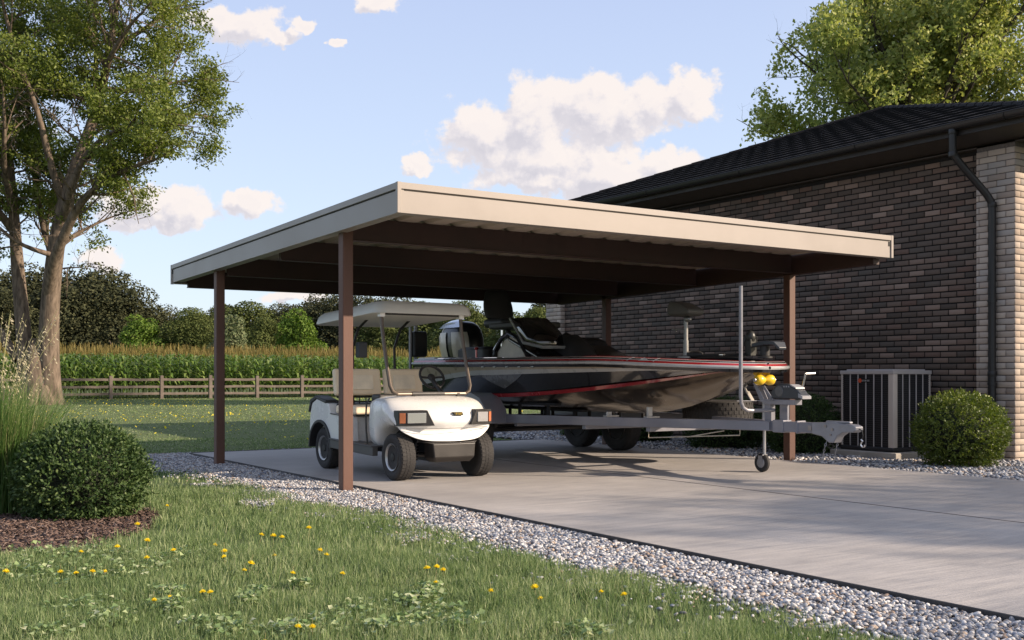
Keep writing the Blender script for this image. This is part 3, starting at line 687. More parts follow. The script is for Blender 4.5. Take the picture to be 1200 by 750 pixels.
# nose groove / lower lip moulding
mb = MB(); pts = [(XC+x*.51, 8.985-.045*math.cos(x*1.25)+.0, .485-.01*math.cos(x*1.5)) for x in np.linspace(-.93, .93, 17)]
# headlights
for s in (-1, 1):
    hl = MB(); cx = XC+s*.385
    y_ = lambda x: 8.965+.17*((x-XC)/.53)**2
    xa, xb, xd = XC+s*.515, XC+s*.20, XC+s*.27
    front = [(xa, y_(xa)+.005, .668), (xd, y_(xd)-.002, .672), (xb, y_(xb)-.002, .525), (xa, y_(xa), .522)]
    hl.loft([[(x, y-.012, z) for x, y, z in front], [(x*1+0, y+.09, z) for x, y, z in front]])
    h = build('headlight', hl, BPL, cart, bevel=.006)
    ln = MB(); la, lb_ = XC+s*.445, XC+s*.285
    q = [(la, y_(la)-.010, .645), (lb_, y_(lb_)-.012, .648), (lb_, y_(lb_)-.010, .552), (la, y_(la)-.008, .548)]
    ln.loft([[(x, y-.010, z) for x, y, z in q], [(x, y+.04, z) for x, y, z in q]])
    m_, nt, b = newmat('lamp_glass'); wv = N(nt, 'ShaderNodeTexWave', Scale=60.0, Distortion=1.0); tcx = N(nt, 'ShaderNodeTexCoord'); L(nt, tcx.outputs['Object'], wv.inputs['Vector'])
    r_ = ramp(nt, wv.outputs[0], [(.2, (.35,.35,.36)), (.8, (.85,.85,.85))]); L(nt, r_.outputs[0], b.inputs['Base Color']); b.inputs['Metallic'].default_value = .5; b.inputs['Roughness'].default_value = .12; b.inputs['Coat Weight'].default_value = 1
    build('lens', ln, m_, h, bevel=.004)
    tn = MB(); xa2, xb2 = XC+s*.508, XC+s*.462
    q = [(xa2, y_(xa2)-.004, .645), (xb2, y_(xb2)-.010, .645), (xb2, y_(xb2)-.008, .548), (xa2, y_(xa2)-.002, .548)]
    tn.loft([[(x, y-.010, z) for x, y, z in q], [(x, y+.04, z) for x, y, z in q]])
    build('turn_signal', tn, mat('amber_lens', (.50,.17,.08), .2, coat=.8), h, bevel=.003)
# badge on the nose: a black slanted plate with gold lettering
bd = MB(); zz = .635; yb = 8.990
bd.prism([(XC+.005, .650), (XC+.100, .650), (XC+.115, .618), (XC+.020, .618)], 'y', yb-.01, yb+.03)
bdo = build('nose_badge', bd, mat('badge_black_gold', (.035,.028,.006), .4), cart, bevel=.002)
fc = bpy.data.curves.new('badge_text', 'FONT'); fc.body = '4·16P'; fc.size = .030; fc.extrude = .0015; fc.align_x = 'CENTER'; fc.align_y = 'CENTER'
fo = bpy.data.objects.new('badge_text', fc); dg = bpy.context.evaluated_depsgraph_get(); COL.objects.link(fo); dg.update()
tm = bpy.data.meshes.new_from_object(fo.evaluated_get(bpy.context.evaluated_depsgraph_get())); bpy.data.objects.remove(fo)
to = link('badge_lettering', tm, mat('gold_lettering', (.55,.38,.06), .3, metal=.6), bdo); to.rotation_euler = (R(90), 0, 0); to.location = Vector((XC+.060, yb-.011, .634))-absloc(bdo)
# under-nose bumper, shocks, axle
mb = MB(); mb.loft([[(XC-.30, 9.02, .37), (XC+.30, 9.02, .37), (XC+.30, 9.12, .37), (XC-.30, 9.12, .37)], [(XC-.235, 8.955, .355), (XC+.235, 8.955, .355), (XC+.25, 9.12, .355), (XC-.25, 9.12, .355)],
    [(XC-.22, 8.95, .22), (XC+.22, 8.95, .22), (XC+.24, 9.12, .22), (XC-.24, 9.12, .22)], [(XC-.19, 8.99, .175), (XC+.19, 8.99, .175), (XC+.2, 9.12, .175), (XC-.2, 9.12, .175)]])
build('bumper', mb, mat('bumper_brown_plastic', (.020,.017,.015), .42, bump=.05), cart, bevel=.012, seg=3)
for s in (-1, 1):
    sp = MB(); pts = []; cx, cy = XC+s*.30, 9.20
    for k in range(90): a = k*.55; pts.append((cx+.032*math.cos(a)-s*.02*k/90, cy+.032*math.sin(a), .19+.24*k/90))
    sp.tube(pts, .006, 6); sp.tube([(cx, cy, .15), (cx-s*.02, cy, .47)], .014, 8)
    build('shock_absorber', sp, DKM, cart)
mb = MB(); mb.tube([(XC-.42, 9.27, .235), (XC+.42, 9.27, .235)], .025, 8); mb.box(XC-.12, XC+.12, 9.14, 9.5, .17, .34); mb.box(XC-.36, XC+.36, 9.5, 11.0, .24, .30); mb.tube([(XC-.4, 10.88, .22), (XC+.4, 10.88, .22)], .035, 8); mb.box(XC-.20, XC+.2, 10.6, 11.0, .18, .42)
build('chassis', mb, DKM, cart)
# inner wheel-arch liner
mb = MB(); mb.box(XC-.31, XC+.31, 9.13, 9.58, .36, .47); build('arch_liner', mb, BPL, cart)
for sx in (-1, 1):
    for cy in (9.27, 10.88):
        w = MB(); cx = XC+sx*.435; tyre(w, (cx, cy, .222), .222, .165, rr=.58); t_ = build('wheel', w, RUB, cart, angle=40)
        rm = MB(); a = sx
        rm.lathe([(.020, a*.052), (.036, a*.060), (.040, a*.045), (.085, a*.028), (.105, a*.04), (.118, a*.070), (.132, a*.078), (.134, a*.05), (.12, -a*.05), (.05, -a*.06)], (cx, cy, .222), 'x', 28)
        rmo = build('rim', rm, RIM, t_)
        hb = MB(); hb.lathe([(.0001, a*.072), (.036, a*.070), (.040, a*.058)], (cx, cy, .222), 'x', 16)
        for k in range(5):
            q = 2*math.pi*k/5; hb.lathe([(.0001, a*.047), (.008, a*.045), (.009, a*.03)], (cx, cy+.06*math.cos(q), .222+.06*math.sin(q)), 'x', 8)
        hb.lathe([(.10, a*.046), (.078, a*.036), (.05, a*.036)], (cx, cy, .222), 'x', 20)
        build('hub_cap', hb, DKM, t_)
# running boards
for s in (-1, 1):
    m_ = MB(); m_.prism([(9.58,.215),(10.60,.24),(10.60,.335),(9.58,.305)], 'x', XC+s*.53-.03, XC+s*.53+.03); m_.prism([(9.58,.30),(10.60,.33),(10.60,.345),(9.58,.315)], 'x', *sorted((XC+s*.40, XC+s*.575)))
    build('running_board', m_, mat('sill_grey', (.07,.068,.066), .45), cart, bevel=.008)
mb = MB(); mb.box(XC-.44, XC+.44, 9.55, 10.22, .285, .315); build('floor_mat', mb, BPL, cart, bevel=.005)
# seat base and rear body with wheel arch cut in profile
def rear_side(xa, xb, inset=0):
    p = [(10.14,.32),(10.16,.585),(10.62,.60),(10.66,.70),(10.98,.745),(11.10,.70),(11.15,.60),(11.17,.44)]
    arch = [(10.88+.275*math.cos(a), .235+.275*math.sin(a)) for a in np.linspace(0.15, math.pi-.32, 12)]
    m_ = MB(); m_.prism(p+[(11.16,.30)]+arch+[(10.56,.32)], 'x', xa, xb); return m_
for s in (-1, 1):
    build('rear_side_panel', rear_side(*sorted((XC+s*.44, XC+s*.545))), WHITE, cart, bevel=.018, seg=3)
    ar = MB(); ring = []
    for a in np.linspace(-.05, math.pi+.02, 18):
        c_, s_ = math.cos(a), math.sin(a); ring.append([(XC+s*.43, 10.88+.262*c_, .235+.262*s_), (XC+s*.562, 10.88+.262*c_, .235+.262*s_), (XC+s*.562, 10.88+.292*c_, .235+.292*s_), (XC+s*.43, 10.88+.292*c_, .235+.292*s_)])
    ar.loft(ring); build('fender_flare', ar, BPL, cart, bevel=.004)
    tp = MB(); tp.prism([(10.72,.700),(10.98,.745),(11.10,.70),(11.16,.60),(11.20,.60),(11.14,.745),(10.99,.785),(10.72,.735)], 'x', *sorted((XC+s*.40, XC+s*.555))); build('rear_cap', tp, BPL, cart, bevel=.012, seg=3)
mb = MB(); mb.box(XC-.445, XC+.445, 10.18, 11.12, .31, .585); build('seat_box', mb, WHITE, cart, bevel=.015)
mb = MB(); mb.box(XC-.46, XC+.46, 10.63, 11.13, .60, .70); build('bag_well', mb, BPL, cart, bevel=.02)
def cushion(name, x0, x1, y0, y1, z0, z1, M=None, b=.03):
    m_ = MB(); m_.box(x0, x1, y0, y1, z0, z1, 0, M); return build(name, m_, VINYL, cart, bevel=b, seg=4)
cushion('seat_cushion', XC-.50, XC+.50, 10.10, 10.60, .598, .690)
mb = MB(); mb.box(XC-.49, XC+.49, 10.11, 10.6, .583, .60); build('seat_plinth', mb, BPL, cart, bevel=.004)
for xa, xb in ((4.70, 5.245), (5.285, 5.75)):
    T = Matrix.Translation((0, 10.60, .93)) @ Matrix.Rotation(R(-9), 4, 'X') @ Matrix.Translation((0, -10.60, -.93))
    o = cushion('backrest', xa, xb, 10.56, 10.63, .785, 1.072, T)
    m_ = MB(); m_.box(xa+.10, xb-.10, 10.548, 10.57, .84, 1.0, 0, T); build('backrest_panel', m_, mat('beige_vinyl_light', (.84,.72,.55), .5), o, bevel=.008)
mb = MB()
for zz in (.72, .77): mb.tube([(4.74, 10.60, zz), (5.72, 10.60, zz)], .010, 6)
for k in range(13): mb.tube([(4.78+k*.075, 10.60, .70), (4.78+k*.075, 10.60, .79)], .006, 5)
for x in (4.95, 5.50): mb.tube([(x, 10.62, .62), (x, 10.66, .80), (x, 10.67, 1.0)], .014, 6)
build('seat_rail', mb, DKM, cart)
# roof: shallow rounded shell, drooping to the rear
rr_ = []
def rrect(x0, x1, y0, y1, z, rad, tilt=0.0, n=5):
    pts = []
    for cx, cy, a0_ in ((x1-rad, y1-rad, 0), (x0+rad, y1-rad, 90), (x0+rad, y0+rad, 180), (x1-rad, y0+rad, 270)):
        for k in range(n+1):
            a = R(a0_+90*k/n); x, y = cx+rad*math.cos(a), cy+rad*math.sin(a); pts.append((x, y, z-tilt*max(0, y-9.6)**1.4))
    return pts
xa, xb, ya, yb = 4.685, 5.80, 9.53, 11.10
mb = MB(); mb.loft([rrect(xa+.05, xb-.05, ya+.05, yb-.05, 1.625, .10, .038), rrect(xa, xb, ya, yb, 1.613, .12, .038), rrect(xa, xb, ya, yb, 1.632, .12, .038), rrect(xa+.015, xb-.015, ya+.012, yb-.02, 1.69, .12, .038),
    rrect(xa+.06, xb-.06, ya+.045, yb-.06, 1.728, .12, .038), rrect(xa+.15, xb-.15, ya+.14, yb-.15, 1.742, .10, .038), rrect(xa+.40, xb-.40, ya+.4, yb-.4, 1.748, .05, .038)])
build('roof', mb, OFFW, cart, angle=60)
# struts
for x, tx in ((4.775, 4.775), (5.675, 5.675)):
    m_ = MB(); m_.tube([(x, 9.62, 1.62), (x, 9.60, 1.45), (x, 9.50, 1.10), (x, 9.43, .90), (x+(.02 if x < 5.2 else -.02), 9.415, .845), (x+(.07 if x < 5.2 else -.07), 9.41, .818)], .0185, 10)
    f_ = build('windscreen_post', m_, BRZ, cart); m_ = MB(); m_.box(x-.03, x+.03, 9.59, 9.65, 1.575, 1.622); build('roof_clip', m_, WHITE, f_, bevel=.008)
mb = MB(); mb.tube([(4.84, 9.41, .818), (5.61, 9.41, .818)], .0185, 10)
fb = build('windscreen_bar', mb, BRZ, cart); m_ = MB(); m_.tube([(5.0, 9.41, .818), (5.36, 9.41, .818)], .024, 10)
for x in (5.04, 5.33, 5.52): m_.box(x-.015, x+.015, 9.39, 9.43, .785, .825)
build('grip_sleeve', m_, BPL, fb)
mb = MB(); mb.box(4.80, 5.66, 9.60, 9.625, 1.598, 1.615); build('roof_seal', mb, BPL, cart)
for x in (4.99, 5.49):
    m_ = MB(); m_.tube([(x+.04, 10.45, 1.60), (x+.0, 10.60, 1.50), (x-.02, 10.70, 1.30), (x-.01, 10.71, 1.10), (x, 10.70, .80)], .014, 8); build('rear_strut', m_, DKM, cart)
mb = MB(); mb.box(5.0, 5.11, 10.62, 10.70, 1.19, 1.36, 0); build('speaker_pod', mb, mat('pod_slate', (.05,.055,.065), .6), cart, bevel=.015)
# steering wheel
c = Vector((5.475, 9.86, .985)); T = Matrix.Rotation(R(58), 4, 'X')
mb = MB(); mb.tube([c+T @ Vector((.135*math.cos(a), .135*math.sin(a), 0)) for a in np.linspace(0, 2*math.pi, 28, endpoint=False)], .014, 8, closed=True)
for a in (R(0), R(180), R(270)): mb.tube([c+T @ Vector((.13*math.cos(a), .13*math.sin(a), 0)), c+T @ Vector((.02*math.cos(a), .02*math.sin(a), -.02))], .012, 6)
mb.ell(c+T @ Vector((0,0,-.01)), (.045,.045,.02), M=T); sw = build('steering_wheel', mb, BPL, cart)
mb = MB(); mb.tube([c+T @ Vector((0,0,-.02)), (5.475, 9.62, .80)], .022, 8); build('steering_column', mb, BPL, sw)
mb = MB(); mb.box(XC-.47, XC+.47, 9.62, 9.80, .70, .815); build('dashboard', mb, BPL, cart, bevel=.025, seg=3)

# ------------------------------------------------------------------ boat
CX = 8.05
def hullmat():
    m, nt, b = newmat('charcoal_metalflake'); tc = N(nt, 'ShaderNodeTexCoord')
    n = N(nt, 'ShaderNodeTexNoise', Scale=700.0, Detail=2.0); L(nt, tc.outputs['Object'], n.inputs['Vector'])
    r_ = ramp(nt, n.outputs[0], [(.35, (.010,.011,.013)), (.7, (.040,.042,.048))]); L(nt, r_.outputs[0], b.inputs['Base Color'])
    b.inputs['Metallic'].default_value = .55; b.inputs['Roughness'].default_value = .22; b.inputs['Coat Weight'].default_value = 1; b.inputs['Coat Roughness'].default_value = .04
    return m
HUL = hullmat()
BOT = mat('bronze_black_bottom', (.095,.072,.050), .20, metal=.85, var=.3, coat=.25)
RED = mat('boat_red', (.40,.016,.022), .22, metal=.3, var=.1, coat=1)
SIL = mat('boat_silver', (.34,.34,.34), .28, metal=.1, var=.08, coat=1)
PALE = mat('boat_pale_silver', (.42,.41,.395), .3, metal=.05, var=.06, coat=.6)
TNB = mat('boat_tan_flake', (.34,.275,.20), .3, metal=.1, var=.12, coat=.4)
BLB = mat('boat_black', (.008,.008,.009), .2, coat=1)
CRM = mat('boat_cream', (.50,.44,.36), .35)
CARP = mat('boat_carpet', (.06,.06,.065), .95, bump=.8, bscale=200)
boat = thing('bass_boat', 'low charcoal bass boat with red and silver stripes resting on its trailer', 'boat', (CX, 10.3, .5))
YS, YB = 12.95, 7.62
def sec(s):
    """hull section at s=0 (stern) .. 1 (bow): list of named half points"""
    Y = YS+(YB-YS)*s
    w = 1.15 if s < .5 else 1.15*math.sqrt(max(0, 1-((s-.5)/.5)**2.6))
    w = max(w, .02)
    k = (.56 if s < .55 else .56+ .0*s); 
    if s > .55: q = (s-.55)/.45; k = .56+.60*q**2.7
    zc = .735+.0*s
    if s > .30: zc = .735+.35*((s-.30)/.70)**1.9
    wc = w*.86 if s < .5 else w*(.86-.36*((s-.5)/.5))
    zg = 1.225-.03*s-.055*max(0, s-.75)/.25-.02*max(0, (.06-s)/.06)
    zr = zg-.085
    k = min(k, zc-.02)
    return Y, w, k, zc, wc, zg, zr
SS = [0, .02, .06, .12, .2, .3, .4, .5, .58, .66, .73, .79, .84, .88, .915, .945, .97, .987, .997]
def strip(name, fa, fb, m, parent, mid=None, both=True, ss=SS, thick=0, nsub=4):
    """surface between two curves that run along the hull, on both sides"""
    first = None
    for sgn in ((-1, 1) if both else (-1,)):
        mb = MB(); rings = []
        for s in ss:
            a, b_ = Vector(fa(s)), Vector(fb(s)); row = []
            for i in range(nsub+1):
                p = a.lerp(b_, i/nsub)
                if mid: p = p+Vector(mid(s, i/nsub))
                row.append((CX+sgn*p.x, p.y, p.z))
            rings.append(row)
        mb.loft(rings, closed=False)
        o = build(name, mb, m, parent, angle=50); first = first or o
    return first
def P_keel(s): Y, w, k, zc, wc, zg, zr = sec(s); return (0, Y, k)
def P_ch(s): Y, w, k, zc, wc, zg, zr = sec(s); return (wc, Y+.0, zc)
def P_side(f):
    def g(s):
        Y, w, k, zc, wc, zg, zr = sec(s); z0_, z1_ = zc, zr-.01
        return (wc+(w*.985-wc)*max(0,f)**.8, Y, z0_+(z1_-z0_)*f)
    return g
SH = .88
hull = strip('hull_bottom', P_keel, P_ch, BOT, boat, mid=lambda s, t: (.05*math.sin(math.pi*t)*(1-s*.3), 0, -.03*math.sin(math.pi*t)+(.010 if .35 < t < .4 else 0)), nsub=8)
strip('hull_side', P_side(0), P_side(1), HUL, boat, nsub=6)
# transom
mb = MB(); Y, w, k, zc, wc, zg, zr = sec(0)
mb.add([(CX, Y, k), (CX+wc, Y, zc), (CX+w, Y, zr), (CX+w*.98, Y, zg), (CX-w*.98, Y, zg), (CX-w, Y, zr), (CX-wc, Y, zc)], [tuple(range(7))]); build('transom', mb, HUL, boat)
# painted bands, a hair proud of the hull side
def band(name, lo, hi, m, ss=SS, off=.004):
    def mk(f):
        def g(s):
            x, y, z = P_side(f(s))(s); return (x+off, y, z)
        return g
    return strip(name, mk(lo), mk(hi), m, boat, ss=ss, nsub=3)
fine = sorted(set(SS+[k/80 for k in range(0, 60)]))
def zb(zf):
    def f(s):
        Y, w, k, zc, wc, zg, zr = sec(s); return max(0, min(1, (zf(s)-zc)/(zr-.01-zc)))
    return f
t01 = lambda x: max(0., min(1., x))
z_s0 = lambda s: .86+.145*(1-(1-t01(s/.32))**1.6)+.045*t01((s-.35)/.5)
z_s1 = lambda s: z_s0(s)+.058-.036*t01((s-.4)/.5)
band('red_chine_stripe', lambda s: 0, lambda s: .095+.05*s, RED)
band('grey_swoosh', zb(lambda s: z_s0(s)-.165*t01(1-abs(s-.395)/.085)**.8), zb(lambda s: z_s0(s)+.004), mat('boat_mid_grey', (.11,.11,.112), .25, metal=.1, coat=1), ss=[s/300 for s in range(92, 146, 1)], off=.003)
band('silver_stripe', zb(z_s0), zb(z_s1), PALE, ss=fine)
band('tan_aft_panel', zb(z_s1), lambda s: 1.0, TNB, ss=[x for x in fine if x < .82], off=.003)
# rub rail, cap
def outl(s):
    q = max(0, (s-.5)/.5); w = 1.15*math.sqrt(max(0, 1-min(1, q)**2.6)); return Vector((w, YS+(YB-YS)*s, 0))
def rail(off, z_off):
    def g(s):
        p = outl(s); a, b_ = outl(max(0, s-.002)), outl(min(1, s+.002)); t = (b_-a).normalized(); n_ = Vector((-t.y, t.x, 0))
        if n_.x < 0 and s < .9: n_ = -n_
        if s > .9 and n_.y > 0: n_ = -n_
        zg = 1.225-.03*s-.055*max(0, s-.75)/.25; p = p+n_*off
        return (max(0.0, p.x), p.y, zg+z_off)
    return g
SS2 = sorted(set([x for x in SS if x < .8]+list(1-np.linspace(0, .447, 26)**2)))
_strip = strip
def strip(name, fa, fb, m, parent, **k): k.setdefault('ss', SS2); return _strip(name, fa, fb, m, parent, **k)
strip('black_under_rail', rail(-.012, -.112), rail(.004, -.080), BLB, boat)
strip('rub_rail', rail(.012, -.082), rail(.012, -.048), SIL, boat, mid=lambda s, t: (.016*math.sin(math.pi*t), 0, 0), nsub=5)
strip('rub_rail_lip', rail(.012, -.048), rail(-.01, -.046), SIL, boat, nsub=1)
strip('cap_red_lower', rail(-.004, -.048), rail(-.020, -.026), RED, boat, nsub=1)
strip('cap_white_line', rail(-.019, -.026), rail(-.024, -.020), PALE, boat, nsub=1)
strip('cap_black_line', rail(-.024, -.020), rail(-.034, -.008), BLB, boat, nsub=1)
strip('cap_white_line', rail(-.034, -.008), rail(-.040, -.004), PALE, boat, nsub=1)
strip('cap_red_upper', rail(-.040, -.004), rail(-.080, .004), RED, boat, nsub=2)
strip('gunwale_top', rail(-.080, .004), rail(-.24, .006), BLB, boat, nsub=1)
def deckpt(s, x): Y, w, k, zc, wc, zg, zr = sec(s); return (min(x, max(0, w-.20)), Y, zg-.03)
strip('deck', lambda s: deckpt(s, 9), lambda s: (0, sec(s)[0], sec(s)[5]-.02), CARP, boat, nsub=2)
strip('deck_edge', rail(-.24, .006), lambda s: deckpt(s, 9), CARP, boat, nsub=1)
# emblem on the cap where the lines break (red flash with a pale peak)
def capp(f, lift=.003):
    def g(s):
        a, b_, c_ = Vector(rail(-.004,-.048)(s)), Vector(rail(-.040,-.004)(s)), Vector(rail(-.080,.004)(s)); ff = f(s) if callable(f) else f
        p = a.lerp(b_, min(1, ff/.6)) if ff < .6 else b_.lerp(c_, (ff-.6)/.4); q = Vector(rail(.02,0)(s))-Vector(rail(-.02,0)(s)); q.normalize(); return p+q*lift+Vector((0,0,lift*.8))
    return g
es = [.795+.005*k for k in range(17)]
em = _strip('cap_emblem', capp(.02), capp(.75), RED, boat, ss=es, nsub=3, both=True)
for e0, e1, lo_, hi_ in ((.806,.821,.1,.8),(.830,.852,.2,.65),(.860,.872,.1,.8)):
    ks = [e0+(e1-e0)*k/8 for k in range(9)]
    fl_ = (lambda s, a=e0, b=e1, lo_=lo_: lo_+ (0 if b-a > .018 else .5*(s-a)/(b-a)))
    fh_ = (lambda s, a=e0, b=e1, lo_=lo_, hi_=hi_: lo_+.02+(hi_-lo_)*(1-abs(2*(s-a)/(b-a)-1)) if b-a > .018 else lo_+.18+.5*(s-a)/(b-a))
    _strip('emblem_mark', capp(fl_, .006), capp(fh_, .006), PALE, em, ss=ks, nsub=2, both=False)
for k in range(5):
    s = .33+.05*k; x, y, z = P_side(.965)(s); mb = MB(); mb.box(CX-x-.012, CX-x, y-.03, y+.03, z-.012, z+.010); build('hull_vent', mb, BLB, boat, bevel=.003)
mb = MB()
for s, h in ((.03, .02),):
    for xa_, xb_ in ((CX-1.10, CX-.72), (CX+.72, CX+1.10)):
        mb = MB(); mb.box(xa_, xb_, 12.45, 12.90, 1.20, 1.24); build('stern_pad', mb, PALE, boat, bevel=.012)
# outboard
ob = MB(); rings = []
for z, y0_, y1_, hw in ((1.10,13.30,13.82,.13),(1.16,13.24,13.90,.17),(1.26,13.20,13.97,.21),(1.40,13.18,14.02,.235),(1.55,13.20,14.02,.24),(1.66,13.26,13.97,.225),(1.745,13.34,13.88,.185),(1.79,13.46,13.76,.11)):
    yc_, ry = (y0_+y1_)/2, (y1_-y0_)/2; rings.append([(CX+hw*math.copysign(abs(math.cos(a))**.75, math.cos(a)), yc_+ry*math.copysign(abs(math.sin(a))**.75, math.sin(a)), z) for a in np.linspace(0, 2*math.pi, 20, endpoint=False)])
ob.loft(rings); om = build('outboard_motor', ob, mat('cowl_black', (.012,.012,.013), .32, coat=.3), boat, sub=1)
ob = MB()
for (a0_, a1_) in ((-.75,-.12),(.02,.75)):
    sd_ = []
    for z, y0_, y1_, hw in ((1.14,13.25,13.88,.165),(1.26,13.20,13.97,.217),(1.40,13.18,14.02,.242),(1.55,13.20,14.02,.247),(1.62,13.25,13.98,.236)):
        yc_, ry = (y0_+y1_)/2, (y1_-y0_)/2; sd_.append([(CX-hw*(abs(math.cos(t))**.75)-.004, yc_+ry*1.01*math.copysign(abs(math.sin(t))**.75, math.sin(t)), z) for t in np.linspace(a0_*1.6, a1_*1.6, 8)])
    ob.loft(sd_, closed=False)
build('cowl_panel', ob, mat('cowl_champagne', (.52,.46,.37), .3, metal=.05, coat=.4), om)
ob = MB(); ob.loft([[(CX-x_, y_, z_) for x_, y_, z_ in ((.20,13.28,1.69),(.16,13.35,1.755),(.09,13.46,1.80),(0,13.5,1.812))], [(CX-x_, y_, z_) for x_, y_, z_ in ((.225,13.6,1.685),(.17,13.6,1.765),(.09,13.6,1.808),(0,13.6,1.815))], [(CX-x_, y_, z_) for x_, y_, z_ in ((.20,13.92,1.68),(.16,13.86,1.745),(.09,13.76,1.795),(0,13.72,1.81))]], closed=False)
build('cowl_cap', ob, mat('cowl_silver_blue', (.42,.46,.55), .2, metal=.7, coat=1), om)
ob = MB(); ob.prism([(13.05,.85),(13.30,1.15),(13.75,1.15),(13.62,.75),(13.55,.50),(13.30,.50),(13.28,.80)], 'x', CX-.07, CX+.07); ob.box(CX-.10, CX+.10, 12.93, 13.28, .80, 1.12); ob.lathe([(.02,-.22),(.06,-.15),(.065,.1),(.04,.2)], (CX, 13.5, .42), 'y', 12)
build('midsection', ob, BLB, om, bevel=.015)
ob = MB()
for k in range(3):
    T = Matrix.Rotation(2*math.pi*k/3, 4, 'Y') @ Matrix.Rotation(R(35), 4, 'Z'); ob.ell(Vector((CX, 13.76, .42))+T @ Vector((0,0,.10)), (.05,.008,.09), M=T)
build('propeller', ob, CHR, om)
# shallow-water anchor mast on the transom
mb = MB(); mb.tube([(7.18,13.55,.85),(7.18,13.55,1.68)], .024, 8); mb.tube([(7.28,13.58,.85),(7.28,13.58,1.70)], .030, 8); mb.box(7.14,7.32,13.0,13.60,.98,1.06)
am_ = build('anchor_mast', mb, GLV, boat); mb = MB(); mb.box(7.20,7.42,13.48,13.66,1.26,1.62); build('anchor_housing', mb, BPL, am_, bevel=.03, seg=3)
# rear bench, driver's seat, consoles
DKV = mat('charcoal_seat_vinyl', (.030,.029,.030), .5, var=.15, bump=.1, bscale=120); 
mb = MB(); mb.loft([rrect(7.45, 8.65, 12.0, 12.75, z, .08) for z in (1.16, 1.22, 1.34)]+[rrect(7.50, 8.60, 12.05, 12.7, 1.38, .08)])
build('rear_deck_box', mb, DKV, boat)
def seat(cx, cy, z, w=.46, back=.42, backz=.05):
    b1 = MB(); b1.loft([rrect(cx-w/2+.03, cx+w/2-.03, cy-.24, cy+.24, z, .05), rrect(cx-w/2, cx+w/2, cy-.27, cy+.26, z+.035, .07), rrect(cx-w/2, cx+w/2, cy-.27, cy+.26, z+.09, .07), rrect(cx-w/2+.03, cx+w/2-.03, cy-.24, cy+.24, z+.12, .05)])
    st = build('seat', b1, DKV, boat, angle=60)
    b2 = MB(); rg = []
    for k in range(7):
        f = k/6; zz = z+.10+back*f; hw = w/2*(.80+.2*math.sin(math.pi*min(1, f*1.1+.1)))*(1 if f < .85 else .80); yy = cy+.20+.10*f
        rg.append([(cx-hw, yy, zz), (cx-hw*.8, yy-.07, zz), (cx+hw*.8, yy-.07, zz), (cx+hw, yy, zz), (cx+hw*.8, yy+.07, zz), (cx-hw*.8, yy+.07, zz)])
    b2.loft(rg); build('seat_back', b2, DKV, st, sub=2)
    b3 = MB(); b3.tube([(cx, cy, 1.18), (cx, cy, z)], .04, 10); b3.lathe([(.12, 1.19), (.12, 1.21), (.05, 1.24)], (cx, cy, 0), n=14); b3.box(cx-.15, cx+.15, cy-.12, cy+.12, z-.02, z+.01); build('seat_pedestal', b3, DKM, st)
    return st
seat(7.98, 12.27, 1.64, .50, .44)
mb = MB(); mb.loft([rrect(7.80, 8.62, 11.35, 12.1, z, .1) for z in (1.15, 1.38)]+[rrect(7.88, 8.55, 11.4, 12.0, 1.46, .1)]); build('seat_bench', mb, DKV, boat)
mb = MB(); mb.box(7.72, 8.35, 11.55, 12.35, 1.615, 1.70); build('seat_shelf', mb, mat('seat_brown_grey', (.05,.045,.04), .55), boat, bevel=.03, seg=3)
mb = MB(); mb.tube([(7.78,12.0,1.52),(7.78,11.7,1.53)], .012, 6); mb.tube([(7.78,11.62,1.22),(7.78,11.62,1.60)], .016, 6); mb.tube([(7.78,12.1,1.22),(7.78,12.1,1.60)], .016, 6); build('seat_frame', mb, CHR, boat)
mb = MB(); mb.tube([(7.35,12.05,1.2),(7.35,12.05,1.34)], .014, 6); mb.ell((7.35,12.05,1.35), (.03,.03,.02)); build('fuel_cap', mb, RED, boat)
# console: cream side pod, raked dark windshield with silver frame
for cx_ in (7.62, 8.50):
    c_ = MB(); sidep = [(11.62,1.17),(11.60,1.30),(11.45,1.44),(11.30,1.50),(11.12,1.45),(10.98,1.28),(10.90,1.17)]
    c_.prism(sidep, 'x', cx_-.24, cx_+.26); con = build('console', c_, CRM if cx_ < 8 else DKV, boat, bevel=.03, seg=3)
    c_ = MB(); rim_ = [Vector((cx_-.255, y, z)) for y, z in [(11.64,1.17),(11.62,1.32),(11.46,1.47),(11.30,1.53),(11.10,1.46),(10.92,1.28),(10.82,1.17)]]; c_.tube(rim_, .028, 8); build('console_trim', c_, BLB, con)
    c_ = MB(); c_.loft([[(cx_-.26,11.36,1.49),(cx_+.28,11.36,1.49),(cx_+.28,11.30,1.42),(cx_-.26,11.30,1.42)], [(cx_-.27,10.66,1.24),(cx_+.29,10.66,1.24),(cx_+.29,10.60,1.17),(cx_-.27,10.60,1.17)]]); build('console_nose', c_, BLB, con, bevel=.02)
    if cx_ > 8: continue
    c_ = MB(); lowr = [(cx_-.27,10.96,1.40),(cx_-.20,10.66,1.34),(cx_+.22,10.66,1.34),(cx_+.29,10.96,1.40)]; upr = [(cx_-.24,11.30,1.71),(cx_-.16,11.10,1.715),(cx_+.18,11.10,1.715),(cx_+.26,11.30,1.71)]
    m_, nt, b = newmat('smoked_acrylic'); b.inputs['Base Color'].default_value = (.006,.006,.006,1); b.inputs['Roughness'].default_value = .08; b.inputs['Coat Weight'].default_value = 1
    c_.loft([lowr, [tuple((np.array(p)+np.array(q))/2+np.array((0,-.03,.02))) for p, q in zip(lowr, upr)], upr], closed=False); wsd = build('windshield', c_, m_, con, solid=.008, angle=60)
    c_ = MB(); c_.tube([lowr[0], lowr[1], lowr[2], lowr[3]], .022, 8); c_.tube([lowr[0], upr[0]], .014, 8); build('windshield_frame', c_, SIL, wsd)
